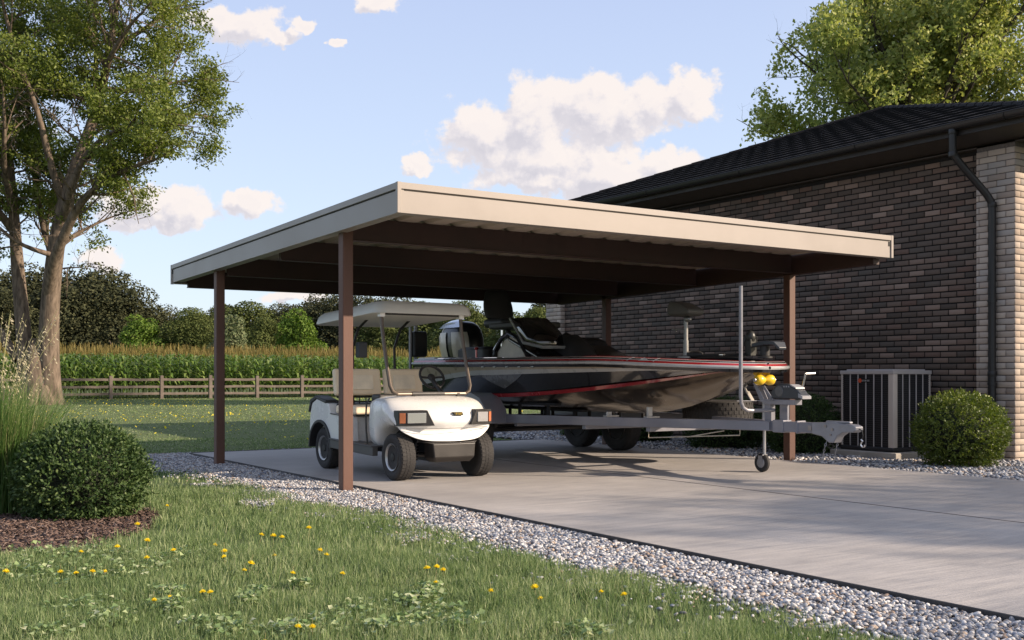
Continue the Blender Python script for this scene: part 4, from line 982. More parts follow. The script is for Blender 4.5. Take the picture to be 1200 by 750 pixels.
mb = MB(); mb.loft([rrect(7.72, 8.12, 10.35, 11.15, 1.17, .15), rrect(7.75, 8.10, 10.45, 11.15, 1.34, .14), rrect(7.82, 8.05, 10.72, 11.1, 1.50, .1)]); build('deck_cover', mb, DKV, boat, angle=70)
# bow seat on its chrome post
c_ = MB(); Yc, Xc = 8.83, 8.05
c_.loft([[(Xc-.10, Yc+.14, 1.64), (Xc+.10, Yc+.14, 1.64), (Xc+.10, Yc-.13, 1.64), (Xc-.10, Yc-.13, 1.64)], [(Xc-.13, Yc+.17, 1.665), (Xc+.13, Yc+.17, 1.665), (Xc+.13, Yc-.17, 1.67), (Xc-.13, Yc-.17, 1.67)],
    [(Xc-.13, Yc+.17, 1.75), (Xc+.13, Yc+.17, 1.75), (Xc+.12, Yc-.16, 1.71), (Xc-.12, Yc-.16, 1.71)], [(Xc-.10, Yc+.155, 1.815), (Xc+.10, Yc+.155, 1.815), (Xc+.09, Yc-.01, 1.785), (Xc-.09, Yc-.01, 1.785)]])
bs = build('bow_seat', c_, mat('olive_grey_vinyl', (.075,.070,.060), .5, bump=.1), boat, bevel=.03, seg=3)
c_ = MB(); c_.tube([(Xc, Yc, 1.19), (Xc, Yc, 1.38)], .030, 12); c_.tube([(Xc, Yc, 1.38), (Xc, Yc, 1.60)], .024, 12); c_.tube([(Xc, Yc, 1.50), (Xc-.02, Yc+.20, 1.505)], .008, 6); c_.tube([(Xc-.02, Yc+.20, 1.505), (Xc-.02, Yc+.13, 1.485)], .008, 6); c_.ell((Xc, Yc-.03, 1.61), (.04,.05,.03)); c_.lathe([(.09,1.19),(.09,1.205),(.03,1.22)], (Xc,Yc,0), n=16)
build('seat_post', c_, mat('brushed_steel', (.30,.295,.28), .4, metal=.6), bs)
# trolling motor stowed on the bow
c_ = MB(); bx, by = 8.12, 7.92
c_.ell((bx, by+.02, 1.39), (.05,.055,.07)); c_.box(bx-.04, bx+.04, by-.02, by+.06, 1.20, 1.37); c_.tube([(bx-.07, by+.10, 1.22), (bx-.03, by+.06, 1.40)], .018, 8); c_.tube([(bx+.07, by+.02, 1.22), (bx+.06, by, 1.40)], .014, 8)
tmo = build('trolling_motor', c_, mat('motor_olive_black', (.030,.030,.026), .4, metal=.2), boat, bevel=.006)
c_ = MB(); c_.loft([[(bx-.07, by-.06, 1.325), (bx+.07, by-.06, 1.325), (bx+.07, by-.06, 1.285), (bx-.07, by-.06, 1.285)], [(bx-.09, by-.26, 1.345), (bx+.09, by-.26, 1.345), (bx+.09, by-.26, 1.305), (bx-.09, by-.26, 1.305)], [(bx-.08, by-.37, 1.335), (bx+.08, by-.37, 1.335), (bx+.08, by-.37, 1.30), (bx-.08, by-.37, 1.30)], [(bx-.05, by-.42, 1.275), (bx+.05, by-.42, 1.275), (bx+.05, by-.41, 1.25), (bx-.05, by-.41, 1.25)]])
build('foot_pedal', c_, mat('pedal_slate', (.035,.040,.048), .4), tmo, bevel=.008)
c_ = MB(); c_.tube([(bx, by-.18, 1.20), (bx, by-.18, 1.30)], .05, 12); c_.lathe([(.075,1.175),(.075,1.19),(.05,1.2)], (bx, by-.18, 0), n=16); c_.tube([(bx-.05, by+.05, 1.21), (bx-.05, by+.75, 1.21)], .022, 8); c_.ell((bx-.05, by+.8, 1.225), (.045,.14,.045)); build('motor_mount', c_, BPL, tmo)
c_ = MB(); c_.ell((bx-.13, by+.30, 1.215), (.03,.03,.015)); c_.tube([(bx-.13,by+.26,1.215),(bx-.13,by+.34,1.215)], .01, 6); build('mooring_cleat', c_, CHR, boat)

# ------------------------------------------------------------------ trailer
tr = thing('boat_trailer', 'slate grey tandem boat trailer with winch stand and jack wheel carrying the bass boat', 'boat trailer', (CX, 9.8, 0))
TRM = mat('trailer_slate_paint', (.21,.21,.24), .38, metal=.2, var=.1, scale=3, bump=.05, coat=.3)
def beam(mb, pts, w, z0, z1):
    rg = []
    for i, (x, y) in enumerate(pts):
        a = Vector(pts[max(0, i-1)]); b_ = Vector(pts[min(len(pts)-1, i+1)]); t = (b_-a).normalized(); n_ = Vector((t.y, -t.x))
        zz0, zz1 = (z0, z1) if not callable(z0) else (z0(y), z1(y))
        rg.append([(x+n_.x*w/2, y+n_.y*w/2, zz0), (x-n_.x*w/2, y-n_.y*w/2, zz0), (x-n_.x*w/2, y-n_.y*w/2, zz1), (x+n_.x*w/2, y+n_.y*w/2, zz1)])
    mb.loft(rg)
for s in (-1, 1):
    m_ = MB(); beam(m_, [(CX+s*1.0, 13.0), (CX+s*1.0, 10.62), (CX+s*.97, 10.45), (CX+s*.06, 7.55)], .052, lambda y: .44+.016*(10.6-y)/3*(y < 10.6), lambda y: .542+.010*(10.6-y)/3*(y < 10.6))
    build('frame_rail', m_, TRM, tr, bevel=.006)
m_ = MB(); m_.box(CX-.05, CX+.05, 6.93, 7.75, .453, .553); tg = build('tongue', m_, TRM, tr, bevel=.007)
for ya_, yb_ in ((7.38, 7.52), (7.20, 7.225)):
    m_ = MB(); m_.box(CX-.060, CX+.060, ya_, yb_, .443, .565); build('tongue_sleeve', m_, TRM, tg, bevel=.005)
m_ = MB(); m_.box(CX-.060, CX-.050, 7.03, 7.07, .48, .525); m_.tube([(CX-.065, 6.86, .53), (CX-.05, 6.86, .53)], .014, 10); m_.tube([(CX-.065, 6.78, .50), (CX-.05, 6.78, .50)], .014, 10); m_.tube([(CX-.065, 6.80, .45), (CX-.05, 6.80, .45)], .010, 10); build('reflector', m_, mat('trailer_light_bolts', (.30,.27,.25), .4, metal=.5), tg)
m_ = MB(); m_.prism([(6.98,.555),(6.98,.45),(6.86,.43),(6.78,.375),(6.72,.375),(6.68,.44),(6.62,.475),(6.50,.480),(6.47,.50),(6.47,.535),(6.52,.552),(6.62,.555),(6.72,.565)], 'x', CX-.055, CX+.055); m_.box(CX-.025, CX+.025, 6.56, 6.84, .555, .578)
cpl = build('coupler', m_, mat('coupler_galv', (.27,.27,.29), .45, metal=.4, bump=.08), tr, bevel=.010, seg=3)
def chain(mb, pts, r_=.011, w=.0032):
    pts = [Vector(p) for p in pts]; d = 0; k = 0
    for a, b_ in zip(pts[:-1], pts[1:]):
        n_ = max(1, int((b_-a).length/(r_*2.1)))
        for i in range(n_):
            c0 = a.lerp(b_, (i+.5)/n_); t = (b_-a).normalized(); q = t.orthogonal().normalized(); 
            if k % 2: q = t.cross(q)
            mb.tube([c0+t*math.cos(u)*r_*1.35+q*math.sin(u)*r_*.7 for u in np.linspace(0, 2*math.pi, 8, endpoint=False)], w, 5, closed=True); k += 1
for x, y in ((CX-.045, 6.80), (CX+.045, 6.74)):
    m_ = MB(); chain(m_, [(x, y, .40), (x-.02, y+.01, .34), (x-.02, y+.03, .26), (x-.01, y+.03, .21)]); build('safety_chain', m_, GLV, cpl)
m_ = MB(); m_.tube([(CX-.02, 6.78, .37), (CX-.02, 6.74, .345), (CX-.02, 6.78, .32), (CX-.02, 6.82, .345)], .008, 6, closed=True); build('chain_eye', m_, DKM, cpl)
m_ = MB(); m_.tube([(CX, 6.49, .52), (CX, 6.44, .50), (CX, 6.43, .45), (CX, 6.44, .42)], .005, 6); build('tether', m_, BPL, cpl)
m_ = MB(); m_.tube([(CX, 6.45, .42), (CX, 6.435, .405), (CX, 6.45, .39), (CX, 6.455, .37), (CX, 6.435, .35), (CX, 6.415, .355), (CX, 6.41, .375)], .007, 6); build('snap_hook', m_, CHR, cpl)
# cross members and bunks
for y, hw in ((12.8,.98), (12.2,.98), (11.3,.98), (10.7,.98), (9.7,.73), (8.9,.48)):
    m_ = MB(); m_.box(CX-hw, CX+hw, y-.03, y+.03, .40, .455); build('cross_member', m_, TRM, tr, bevel=.004)
for s in (-1, 1):
    for xo in (.72, .34):
        m_ = MB(); zb = .60+.08*(xo > .5); 
        for y in (12.6, 11.8, 11.0, 10.4): m_.box(CX+s*xo-.015, CX+s*xo+.015, y-.02, y+.02, .45, zb)
        m_.box(CX+s*xo-.045, CX+s*xo+.045, 10.2, 12.9, zb-.03, zb+.0); build('bunk', m_, mat('bunk_carpet', (.02,.02,.022), .95), tr, bevel=.006)
for y in (9.45, 8.95):
    m_ = MB(); x = 7.05+(10.55-y)*.317; zt_ = .60 if y > 9.2 else .66
    m_.box(x+.05, x+.11, y-.015, y+.015, .53, zt_); m_.box(x+.02, x+.2, y-.03, y+.03, .545, .56); build('keel_bracket', m_, mat('bracket_white', (.5,.48,.45), .4), tr, bevel=.003)
# wheels and fenders
for s in (-1, 1):
    for y in (11.37, 12.25):
        w = MB(); cx = CX+s*1.15; tyre(w, (cx, y, .33), .33, .20, tread=44, rr=.56); t_ = build('wheel', w, RUB, tr, angle=40)
        for a in (1, -1):
            rm = MB(); rm.lathe([(.03, a*.03), (.06, a*.035), (.07, a*.01), (.14, a*.005), (.165, a*.05), (.182, a*.085), (.188, a*.06), (.18, 0)], (cx, y, .33), 'x', 28)
            for k in range(6): q = 2*math.pi*k/6; rm.box(-.008, .008, -.015, .015, .06, .165, 0, Matrix.Translation((cx+a*.03, y, .33)) @ Matrix.Rotation(q, 4, 'X'))
            build('rim', rm, RIM, t_)
    m_ = MB(); out = []
    for y, z in ((12.78,.44),(12.74,.60),(12.60,.735),(12.40,.79),(11.20,.79),(11.02,.735),(10.88,.60),(10.82,.44)): out.append((y, z))
    inn_ = [(y+(.012 if y < 11.8 else -.012), z-.012) for y, z in out[::-1]]
    m_.prism(out+inn_, 'x', *sorted((CX+s*1.00, CX+s*1.285))); m_.prism(out, 'x', *sorted((CX+s*1.283, CX+s*1.289)))
    if False: pass
    m_.f = m_.f; 
    fd = build('fender', m_, TRM, tr, bevel=.01, seg=3)
m_ = MB(); build('axle', MB().tube([(CX-1.0, 11.37, .33), (CX+1.0, 11.37, .33)], .03, 8), DKM, tr); build('axle', MB().tube([(CX-1.0, 12.25, .33), (CX+1.0, 12.25, .33)], .03, 8), DKM, tr)
for xa_ in (CX-.96, CX+.92): build('spring_hanger', MB().box(xa_, xa_+.04, 11.2, 12.5, .36, .44), DKM, tr)
# guide pole
m_ = MB(); m_.tube([(7.55,7.51,1.86),(7.55,7.51,.80),(7.555,7.51,.74),(7.58,7.51,.69),(7.63,7.51,.665),(7.70,7.51,.66),(8.0,7.51,.66)], .019, 10); build('guide_pole', m_, mat('pole_galv', (.22,.22,.24), .45, metal=.3, var=.1, scale=10), tr)
m_ = MB(); m_.tube([(7.5,7.51,.755),(8.1,7.51,.755)], .0035, 5); build('tie_wire', m_, GLV, tr)
# winch stand
m_ = MB(); m_.box(CX-.035, CX+.035, 7.47, 7.55, .545, .745); m_.box(CX+.02, CX+.05, 7.30, 7.40, .56, .72); ws = build('winch_post', m_, TRM, tr, bevel=.005)
m_ = MB(); m_.box(CX-.05, CX+.05, 7.14, 7.55, .715, .765); m_.prism([(7.60,.735),(7.545,.735),(7.66,.93),(7.71,.93)], 'x', CX-.035, CX-.025); m_.prism([(7.60,.735),(7.545,.735),(7.66,.93),(7.71,.93)], 'x', CX+.025, CX+.035); m_.prism([(7.50,.75),(7.45,.75),(7.58,.90),(7.62,.90)], 'x', CX-.006, CX+.006); build('winch_arm', m_, TRM, ws, bevel=.003)
YLW = mat('yellow_urethane', (.75,.47,.02), .35, coat=.3)
m_ = MB(); pr = [(.018,-.12),(.038,-.116),(.052,-.098),(.054,-.06),(.043,-.03),(.024,0),(.043,.03),(.054,.06),(.052,.098),(.038,.116),(.018,.12)]
m_.lathe(pr, (CX, 7.68, .955), 'x', 20); bowr = build('bow_roller', m_, YLW, tr); m_ = MB(); m_.tube([(CX-.145, 7.68, .955), (CX+.145, 7.68, .955)], .018, 10); build('roller_pin', m_, GLV, bowr)
m_ = MB(); m_.lathe([(a*.8, h*.8) for a, h in pr], (CX+.02, 7.74, 1.035), 'x', 18); build('bow_roller', m_, YLW, tr)
# winch body, crank, strap and hook
m_ = MB(); m_.prism([(7.44,.775),(7.44,.84),(7.40,.895),(7.33,.92),(7.22,.915),(7.10,.86),(7.04,.80),(7.05,.77)], 'x', CX-.06, CX+.06); wn = build('winch', m_, mat('winch_slate', (.045,.050,.058), .4, metal=.3), tr, bevel=.014, seg=3)
m_ = MB(); m_.lathe([(.0001,-.076),(.012,-.075),(.012,-.070),(.048,-.069),(.052,-.060)], (CX, 7.33, .845), 'x', 24); build('winch_drum', m_, mat('winch_plate', (.12,.12,.12), .5, metal=.4), wn)
m_ = MB(); m_.prism([(7.19,.915),(7.12,.885),(7.115,.872),(7.185,.90)], 'x', CX-.062, CX+.062); m_.prism([(7.09,.83),(7.035,.80),(7.035,.775),(7.09,.79)], 'x', CX-.061, CX+.061)
for k in range(3): m_.box(CX-.063, CX-.06, 7.20+.03*k, 7.215+.03*k, .885, .90)
build('winch_decal', m_, mat('decal_grey', (.28,.28,.29), .4), wn)
m_ = MB(); m_.tube([(CX+.06, 7.18, .83), (CX+.085, 7.18, .83), (CX+.10, 7.14, 1.02)], .010, 8); m_.tube([(CX+.095, 7.14, 1.015), (CX+.22, 7.13, 1.02)], .012, 8); build('crank_handle', m_, mat('crank_zinc', (.38,.37,.35), .3, metal=.7), wn)
m_ = MB(); m_.tube([(CX-.02, 7.83, .93), (CX-.02, 7.86, .90), (CX-.02, 7.83, .87), (CX-.02, 7.80, .90)], .009, 6, closed=True); m_.tube([(CX-.02, 7.83, .87), (CX-.02, 7.80, .83)], .012, 6); m_.box(-.022,.022,-.004,.004,-.06,.06,0, Matrix.Translation((CX-.02, 7.755, .79)) @ Matrix.Rotation(R(-38), 4, 'X')); build('winch_strap', m_, mat('strap_hook', (.50,.47,.42), .35, metal=.5), wn)
# jack
jx, jy = 8.34, 7.96
m_ = MB(); m_.tube([(jx, jy, .17), (jx, jy, .50)], .016, 10); m_.tube([(jx, jy, .50), (jx, jy, .80)], .024, 12); m_.box(jx-.10, jx, jy-.03, jy+.03, .50, .535); m_.box(jx-.15, jx+.02, jy-.04, jy+.04, .455, .50); jk = build('jack', m_, mat('jack_zinc', (.36,.36,.37), .35, metal=.6), tr)
m_ = MB(); m_.lathe([(.03,-.022),(.085,-.024),(.095,-.014),(.097,0),(.095,.014),(.085,.024),(.03,.022)], (jx, jy+.03, .097), 'x', 24); jw = build('jack_wheel', m_, RUB, jk)
m_ = MB(); m_.lathe([(.0001,-.030),(.03,-.028),(.05,-.024),(.055,-.022)], (jx, jy+.03, .097), 'x', 18); m_.box(jx-.034, jx-.029, jy-.0, jy+.055, .08, .185); m_.box(jx+.029, jx+.034, jy-.0, jy+.055, .08, .185); m_.box(jx-.034, jx+.034, jy-.01, jy+.05, .172, .185); build('wheel_fork', m_, GLV, jw)
# wire hoop under the rail and spare tyre on the far rail
m_ = MB(); m_.tube([(7.575,8.89,.45),(7.575,8.89,.337),(7.90,7.87,.40),(7.90,7.87,.46)], .006, 6); m_.tube([(7.72,8.45,.36),(7.84,8.03,.44)], .006, 6); build('wire_hoop', m_, mat('hoop_cream', (.50,.45,.36), .4, metal=.3), tr)
w = MB(); tyre(w, (8.83, 9.15, .60), .40, .23, 'z', 40, .5); st = build('spare_wheel', w, RUB, tr, angle=40)
m_ = MB(); m_.lathe([(.03,.02),(.14,.02),(.19,.07),(.20,.03),(.19,-.05)], (8.83,9.15,.60), 'z', 24); build('rim', m_, RIM, st); m_ = MB(); m_.box(8.45, 8.83, 9.10, 9.20, .44, .50); build('spare_bracket', m_, TRM, st)

for o in tr.children:
    if o.name.split('.')[0] in ('winch', 'winch_post'): o.location.y += .10
    if o.name.split('.')[0] in ('coupler',): o.location.y += .05

# seams, trim strips and screws of the golf cart
for sx in (-1, 1):
    m_ = MB(); m_.tube([(XC+sx*.485, 9.80, .775), (XC+sx*.520, 9.795, .72), (XC+sx*.530, 9.79, .60), (XC+sx*.528, 9.785, .45), (XC+sx*.515, 9.78, .31)], .009, 6); build('edge_trim', m_, BPL, cart)
    m_ = MB(); m_.tube([(XC+sx*.551, 10.15, .36), (XC+sx*.552, 10.165, .58), (XC+sx*.552, 10.60, .60)], .006, 5); build('edge_trim', m_, BPL, cart)
m_ = MB(); pts = []
for x in np.linspace(-.45, .45, 15): pts.append((XC+x, 8.968+.17*(x/.53)**2, .498))
m_.tube(pts, .0035, 5); build('nose_seam', m_, mat('seam_grey', (.16,.155,.15), .7), cart)
# ------------------------------------------------------------------ trees and plants
def inst_leaves(P, D, L_, W_, jitter=.7, bend=.25):
    """arrays for narrow leaves at points P pointing along D (quads)"""
    n = len(P); u = D+jitter*RNG.normal(0, 1, (n, 3)); u /= np.linalg.norm(u, axis=1, keepdims=True)+1e-9
    w = np.cross(u, RNG.normal(0, 1, (n, 3))); w /= np.linalg.norm(w, axis=1, keepdims=True)+1e-9; nn = np.cross(u, w)
    L_ = np.broadcast_to(L_, n)[:, None]; W_ = np.broadcast_to(W_, n)[:, None]
    V = np.stack([P, P+u*L_*.45+w*W_*.5+nn*W_*bend, P+u*L_, P+u*L_*.45-w*W_*.5+nn*W_*bend], 1)
    F = np.array([[0,1,2],[0,2,3]]); F = (F[None]+(np.arange(n)*4)[:, None, None]).reshape(-1, 3)
    return V.reshape(-1, 3), F
BARK = mat('grey_brown_bark', (.135,.105,.080), .95, var=.65, scale=9, bump=1.0, bscale=16, stretch=(1,1,.22), spec=.2)
BARKD = mat('dark_bark', (.05,.04,.032), .95, var=.3, scale=5, bump=.6, bscale=20, stretch=(1,1,.3))
def interp_poly(pts, rs, step):
    out, rr = [], []
    for i in range(len(pts)-1):
        n_ = max(1, int((pts[i+1]-pts[i]).length/step))
        for k in range(n_): f = k/n_; out.append(pts[i].lerp(pts[i+1], f)); rr.append(rs[i]+(rs[i+1]-rs[i])*f)
    return out+[pts[-1]], rr+[rs[-1]]
def smooth_poly(pts, rs, it=2):
    for _ in range(it):
        q, qr = [pts[0]], [rs[0]]
        for i in range(len(pts)-1):
            a, b_ = pts[i], pts[i+1]; q += [a.lerp(b_, .25), a.lerp(b_, .75)]; qr += [rs[i]*.75+rs[i+1]*.25, rs[i]*.25+rs[i+1]*.75]
        pts, rs = q+[pts[-1]], qr+[rs[-1]]
    return pts, rs
def grow(limbs, rng, kids=9, lvl=3, len0=2.6, spread=1.0, up=.25, tmin=.3, leafn=12, droop=.0, shrink=.55, per=2.0):
    """returns wood MB and twig points+directions; limbs: [(points, radii)]"""
    wood = MB(); tips = []
    def branch(p, d, ln, r, level):
        n_ = 4; pts = [p]; dd = d.copy()
        for k in range(n_):
            dd = (dd+Vector((rng.uniform(-1,1), rng.uniform(-1,1), rng.uniform(-.7,1)+up))*.28).normalized(); dd.z -= droop*k*.12; pts.append(pts[-1]+dd*(ln/n_))
        wood.tube(pts, [r*(1-.75*k/n_) for k in range(n_+1)], 5 if level > 1 else 4, caps=False)
        if level == 0:
            for k in range(1, n_+1): tips.append((pts[k], dd))
            return
        m_ = max(2, int(ln*per*(1.6 if level == 1 else 1)))
        for k in range(m_):
            f = .25+.75*(k+rng.random())/m_; i = min(n_-1, int(f*n_)); q = pts[i].lerp(pts[i+1], f*n_-i)
            side = Vector((rng.gauss(0,1), rng.gauss(0,1), rng.gauss(0,.8)+up)).normalized()
            branch(q, (dd*.7+side*spread).normalized(), ln*rng.uniform(.42, .62), r*.42*(1-.4*f), level-1)
    for pts, rs in limbs:
        pts = [Vector(p) for p in pts]; pts, rs = smooth_poly(pts, rs); wood.tube(pts, rs, 12 if rs[0] > .15 else 7, caps=False)
        tot = sum((b_-a).length for a, b_ in zip(pts[:-1], pts[1:])); 
        n_ = int(kids*tot/4) if rs[-1] < .12 else 0
        if rs[-1] < .12:
            for k in range(max(3, n_)):
                f = tmin+(1-tmin)*(k+rng.random())/max(3, n_); acc = 0
                for a, b_, ra in zip(pts[:-1], pts[1:], rs):
                    l_ = (b_-a).length
                    if acc+l_ >= f*tot: break
                    acc += l_
                q = a.lerp(b_, min(1, max(0, (f*tot-acc)/max(l_, 1e-6)))); d = (b_-a).normalized()
                side = Vector((rng.gauss(0,1), rng.gauss(0,1), rng.gauss(0,.7)+up)).normalized()
                branch(q, (d*.6+side*spread).normalized(), len0*(1-.25*f)*rng.uniform(.7,1.2), min(ra*.5, .05), lvl-1)
            branch(pts[-1], (pts[-1]-pts[-2]).normalized(), len0*.6, rs[-1], lvl-1)
    return wood, tips
def leaves_from(tips, n_per, spreadr, L0, L1, ratio=.45, jit=.9, keep=None):
    P = np.array([t[0][:] for t in tips]); D = np.array([t[1][:] for t in tips])
    P = np.repeat(P, n_per, 0); D = np.repeat(D, n_per, 0); P = P+RNG.normal(0, spreadr, P.shape)*np.array([1,1,.55])
    if keep is not None: k = keep(P); P, D = P[k], D[k]
    l_ = RNG.uniform(L0, L1, len(P)); return inst_leaves(P, D+np.array([0,0,-.3]), l_, l_*ratio, jit)

# the big tree at the left, three stems; drawn in a plane facing the lens and given depth
D0 = 39.0; G = D0/1273
fw = Vector((.5485,.8362,0)); rt = Vector((.8362,-.5485,0)); base = fw*D0+rt*((45-600)*G); base.z = -.06
def TP(x, y, dep=0): return base+rt*((x-45)*G)+fw*dep+Vector((0,0,(473-y)*G))
def limb(pts, r0, r1): n_ = len(pts); return ([TP(*p) for p in pts], [(r0+(r1-r0)*(i/(n_-1))**.8)*G for i in range(n_)])
limbs = [
 limb([(29,476,0),(31,440,0),(25,390,.2),(13,310,.5),(8,256,.6),(-2,190,.9),(-14,110,1.2),(-30,30,1.4)], 12, 3),
 limb([(60,476,0),(57,440,0),(57,384,0),(63,333,-.2),(73,275,-.4),(83,230,-.4),(96,186,-.3),(109,141,0),(118,96,.2),(127,38,.4),(132,-20,.5),(136,-80,.6)], 14.5, 2.5),
 limb([(50,476,.2),(53,410,.4),(53,345,.8),(47,294,1.1),(30,262,1.5),(18,215,1.8),(6,150,2.0),(0,80,2.2)], 8, 2),
 limb([(60,345,-.2),(75,307,-.9),(96,275,-1.4),(118,246,-1.9),(147,226,-2.3),(182,212,-2.7),(212,206,-3.0)], 8, 1.5),
 limb([(98,186,-.2),(112,172,.6),(128,158,1.2),(150,134,1.8),(178,119,2.3),(204,110,2.7),(214,112,2.9)], 5.5, 1.2),
 limb([(78,262,-.4),(98,226,-1.2),(122,192,-1.8),(154,172,-2.3),(196,163,-2.8),(224,166,-3.0)], 5, 1.2),
 limb([(114,110,.2),(130,86,-.6),(147,70,-1.2),(172,47,-1.8),(192,36,-2.2)], 4.5, 1.2),
 limb([(124,55,.4),(145,30,1.0),(170,5,1.5),(195,-20,2.0)], 4, 1.2),
 limb([(80,240,-.4),(70,192,-.9),(64,147,-1.2),(50,96,-1.6),(36,40,-2.0),(30,-20,-2.2)], 5, 1.3),
 limb([(108,141,0),(98,100,1.2),(90,60,1.8),(84,10,2.2),(80,-50,2.4)], 5, 1.3),
 limb([(10,270,.5),(-4,235,-.6),(-20,190,-1.2),(-40,150,-1.8)], 5, 1.2), limb([(6,240,.6),(16,200,-.8),(30,160,-1.6),(34,120,-2.0)], 4.5, 1.2),
 limb([(45,290,1.0),(60,268,1.8),(84,250,2.3),(100,240,2.6)], 3.5, 1.0), limb([(-10,130,1.1),(10,90,1.8),(30,50,2.4),(40,0,2.8)], 4, 1.0),
 limb([(20,420,.1),(-10,380,.3),(-30,330,.5),(-50,270,.6)], 6, 2), limb([(115,100,.2),(150,100,.8),(190,84,1.2),(222,78,1.5)], 3.5, 1.0), limb([(70,300,-.5),(40,290,-1.2),(22,270,-1.6)], 3.5, 1),
]
rg_ = random.Random(5); wood, tips = grow(limbs, rg_, kids=9, lvl=3, len0=2.3, spread=1.05, up=.12, tmin=.40, per=2.3)
def crown_keep(P):
    v = P-np.array(base); x = 45+(v@np.array(rt))/G; y = 473-P[:, 2]/G
    lim = np.interp(y, [-200,0,40,100,165,205,226,245,290,330], [215,214,228,250,242,250,244,135,112,70])
    gap = fnoise(x+300, y*2.2+400, .034, 77)*.65+fnoise(x+300, y*2+400, .09, 79)*.35
    return (x < lim+RNG.normal(0, 5, len(x))) & (y < 300) & ((y < 245) | (x < 118)) & (gap > .42-.10*((y < 130) & (x < 120))-.16*(x > 175)) & ~((v@np.array(fw) < -.3) & (x > 20) & (x < 150) & (y > 120) & (fnoise(x+90, y+90, .06, 80) < .72)) & ~((y > 262) & (x > 15) & (x < 55))
tree = thing('shade_tree', 'tall three stemmed shade tree in full leaf at the left end of the rail fence', 'tree', tuple(base))
# root flare
for k in range(9):
    a = k*.7; wood.tube([TP(45, 455)+Vector((math.cos(a)*.35, math.sin(a)*.35, 0)), TP(45, 470)+Vector((math.cos(a)*.6, math.sin(a)*.6, 0)), TP(45, 477)+Vector((math.cos(a)*.95, math.sin(a)*.95, -.1))], [.34,.30,.12], 8)
wood.tube([TP(44, 480), TP(44, 455), TP(43, 425), TP(42, 395)], [1.0*.72, .60, .46, .22], 14)
build('trunk', wood, BARK, tree, angle=60)
LEAF1 = island('shade_tree_leaves', [(0,(.058,.082,.015)),(.4,(.108,.145,.027)),(.75,(.18,.22,.047)),(1,(.30,.31,.09))], rough=.5, spec=.3, trans=.35, noise=.35, nscale=.6)
V, F = leaves_from(tips, 15, .20, .09, .17, .5, keep=crown_keep); npmesh('crown', V, F, LEAF1, tree)

# tree behind the house
D0 = 37.0; G = D0/1273; base = fw*D0+rt*((1075-600)*G); base.z = -.06; cx0 = 1075
def TP(x, y, dep=0): return base+rt*((x-cx0)*G)+fw*dep+Vector((0,0,(475-y)*G))
fan = [limb([(1075,480,0),(1076,380,0),(1074,300,0),(1078,220,0)], 17, 12)]
for x, y, dep in ((905,150,1),(925,85,-1.5),(955,40,2),(985,10,-2),(1020,-30,1),(1050,-60,-1.5),(1085,-70,1.5),(1120,-60,-1),(1160,-40,2),(1200,-10,-2),(1240,40,1),(1260,100,-1),(1000,80,3.0),(1060,20,3.2),(1130,30,-3),(1180,80,3),(960,120,-3),(1090,60,-3.4),(1210,150,0),(1030,110,-2.5),(1140,110,2.6)):
    fan.append(limb([(1078,240+rg_.uniform(-20,30),0),(1078+(x-1078)*.25,225+(y-225)*.35,dep*.2),(1078+(x-1078)*.6,215+(y-215)*.70,dep*.6),(x,y,dep)], 5.0, 1.0))
wood, tips = grow(fan, rg_, kids=7, lvl=3, len0=2.0, spread=.9, up=.35, tmin=.35, per=1.9)
t2 = thing('maple_tree', 'broad light green tree with dark visible limbs rising behind the black house roof', 'tree', tuple(base))
build('trunk', wood, BARKD, t2, angle=60)
LEAF2 = island('maple_leaves', [(0,(.13,.18,.05)),(.4,(.24,.29,.085)),(.75,(.40,.42,.14)),(1,(.60,.54,.20))], rough=.5, spec=.3, trans=.4, noise=.4, nscale=.5)
def keep2(P):
    v = P-np.array(base); x = cx0+(v@np.array(rt))/G; y = 475-P[:, 2]/G
    return (y < 260) & (fnoise(x+500, y+500, .035, 78)*.6+fnoise(x+500, y+500, .1, 79)*.4 > .28) & (x > np.interp(y, [-50,0,60,120,165,200], [985,975,905,895,878,868])+RNG.normal(0, 5, len(x)))
V, F = leaves_from(tips, 17, .24, .11, .20, .6, keep=keep2); npmesh('crown', V, F, LEAF2, t2)

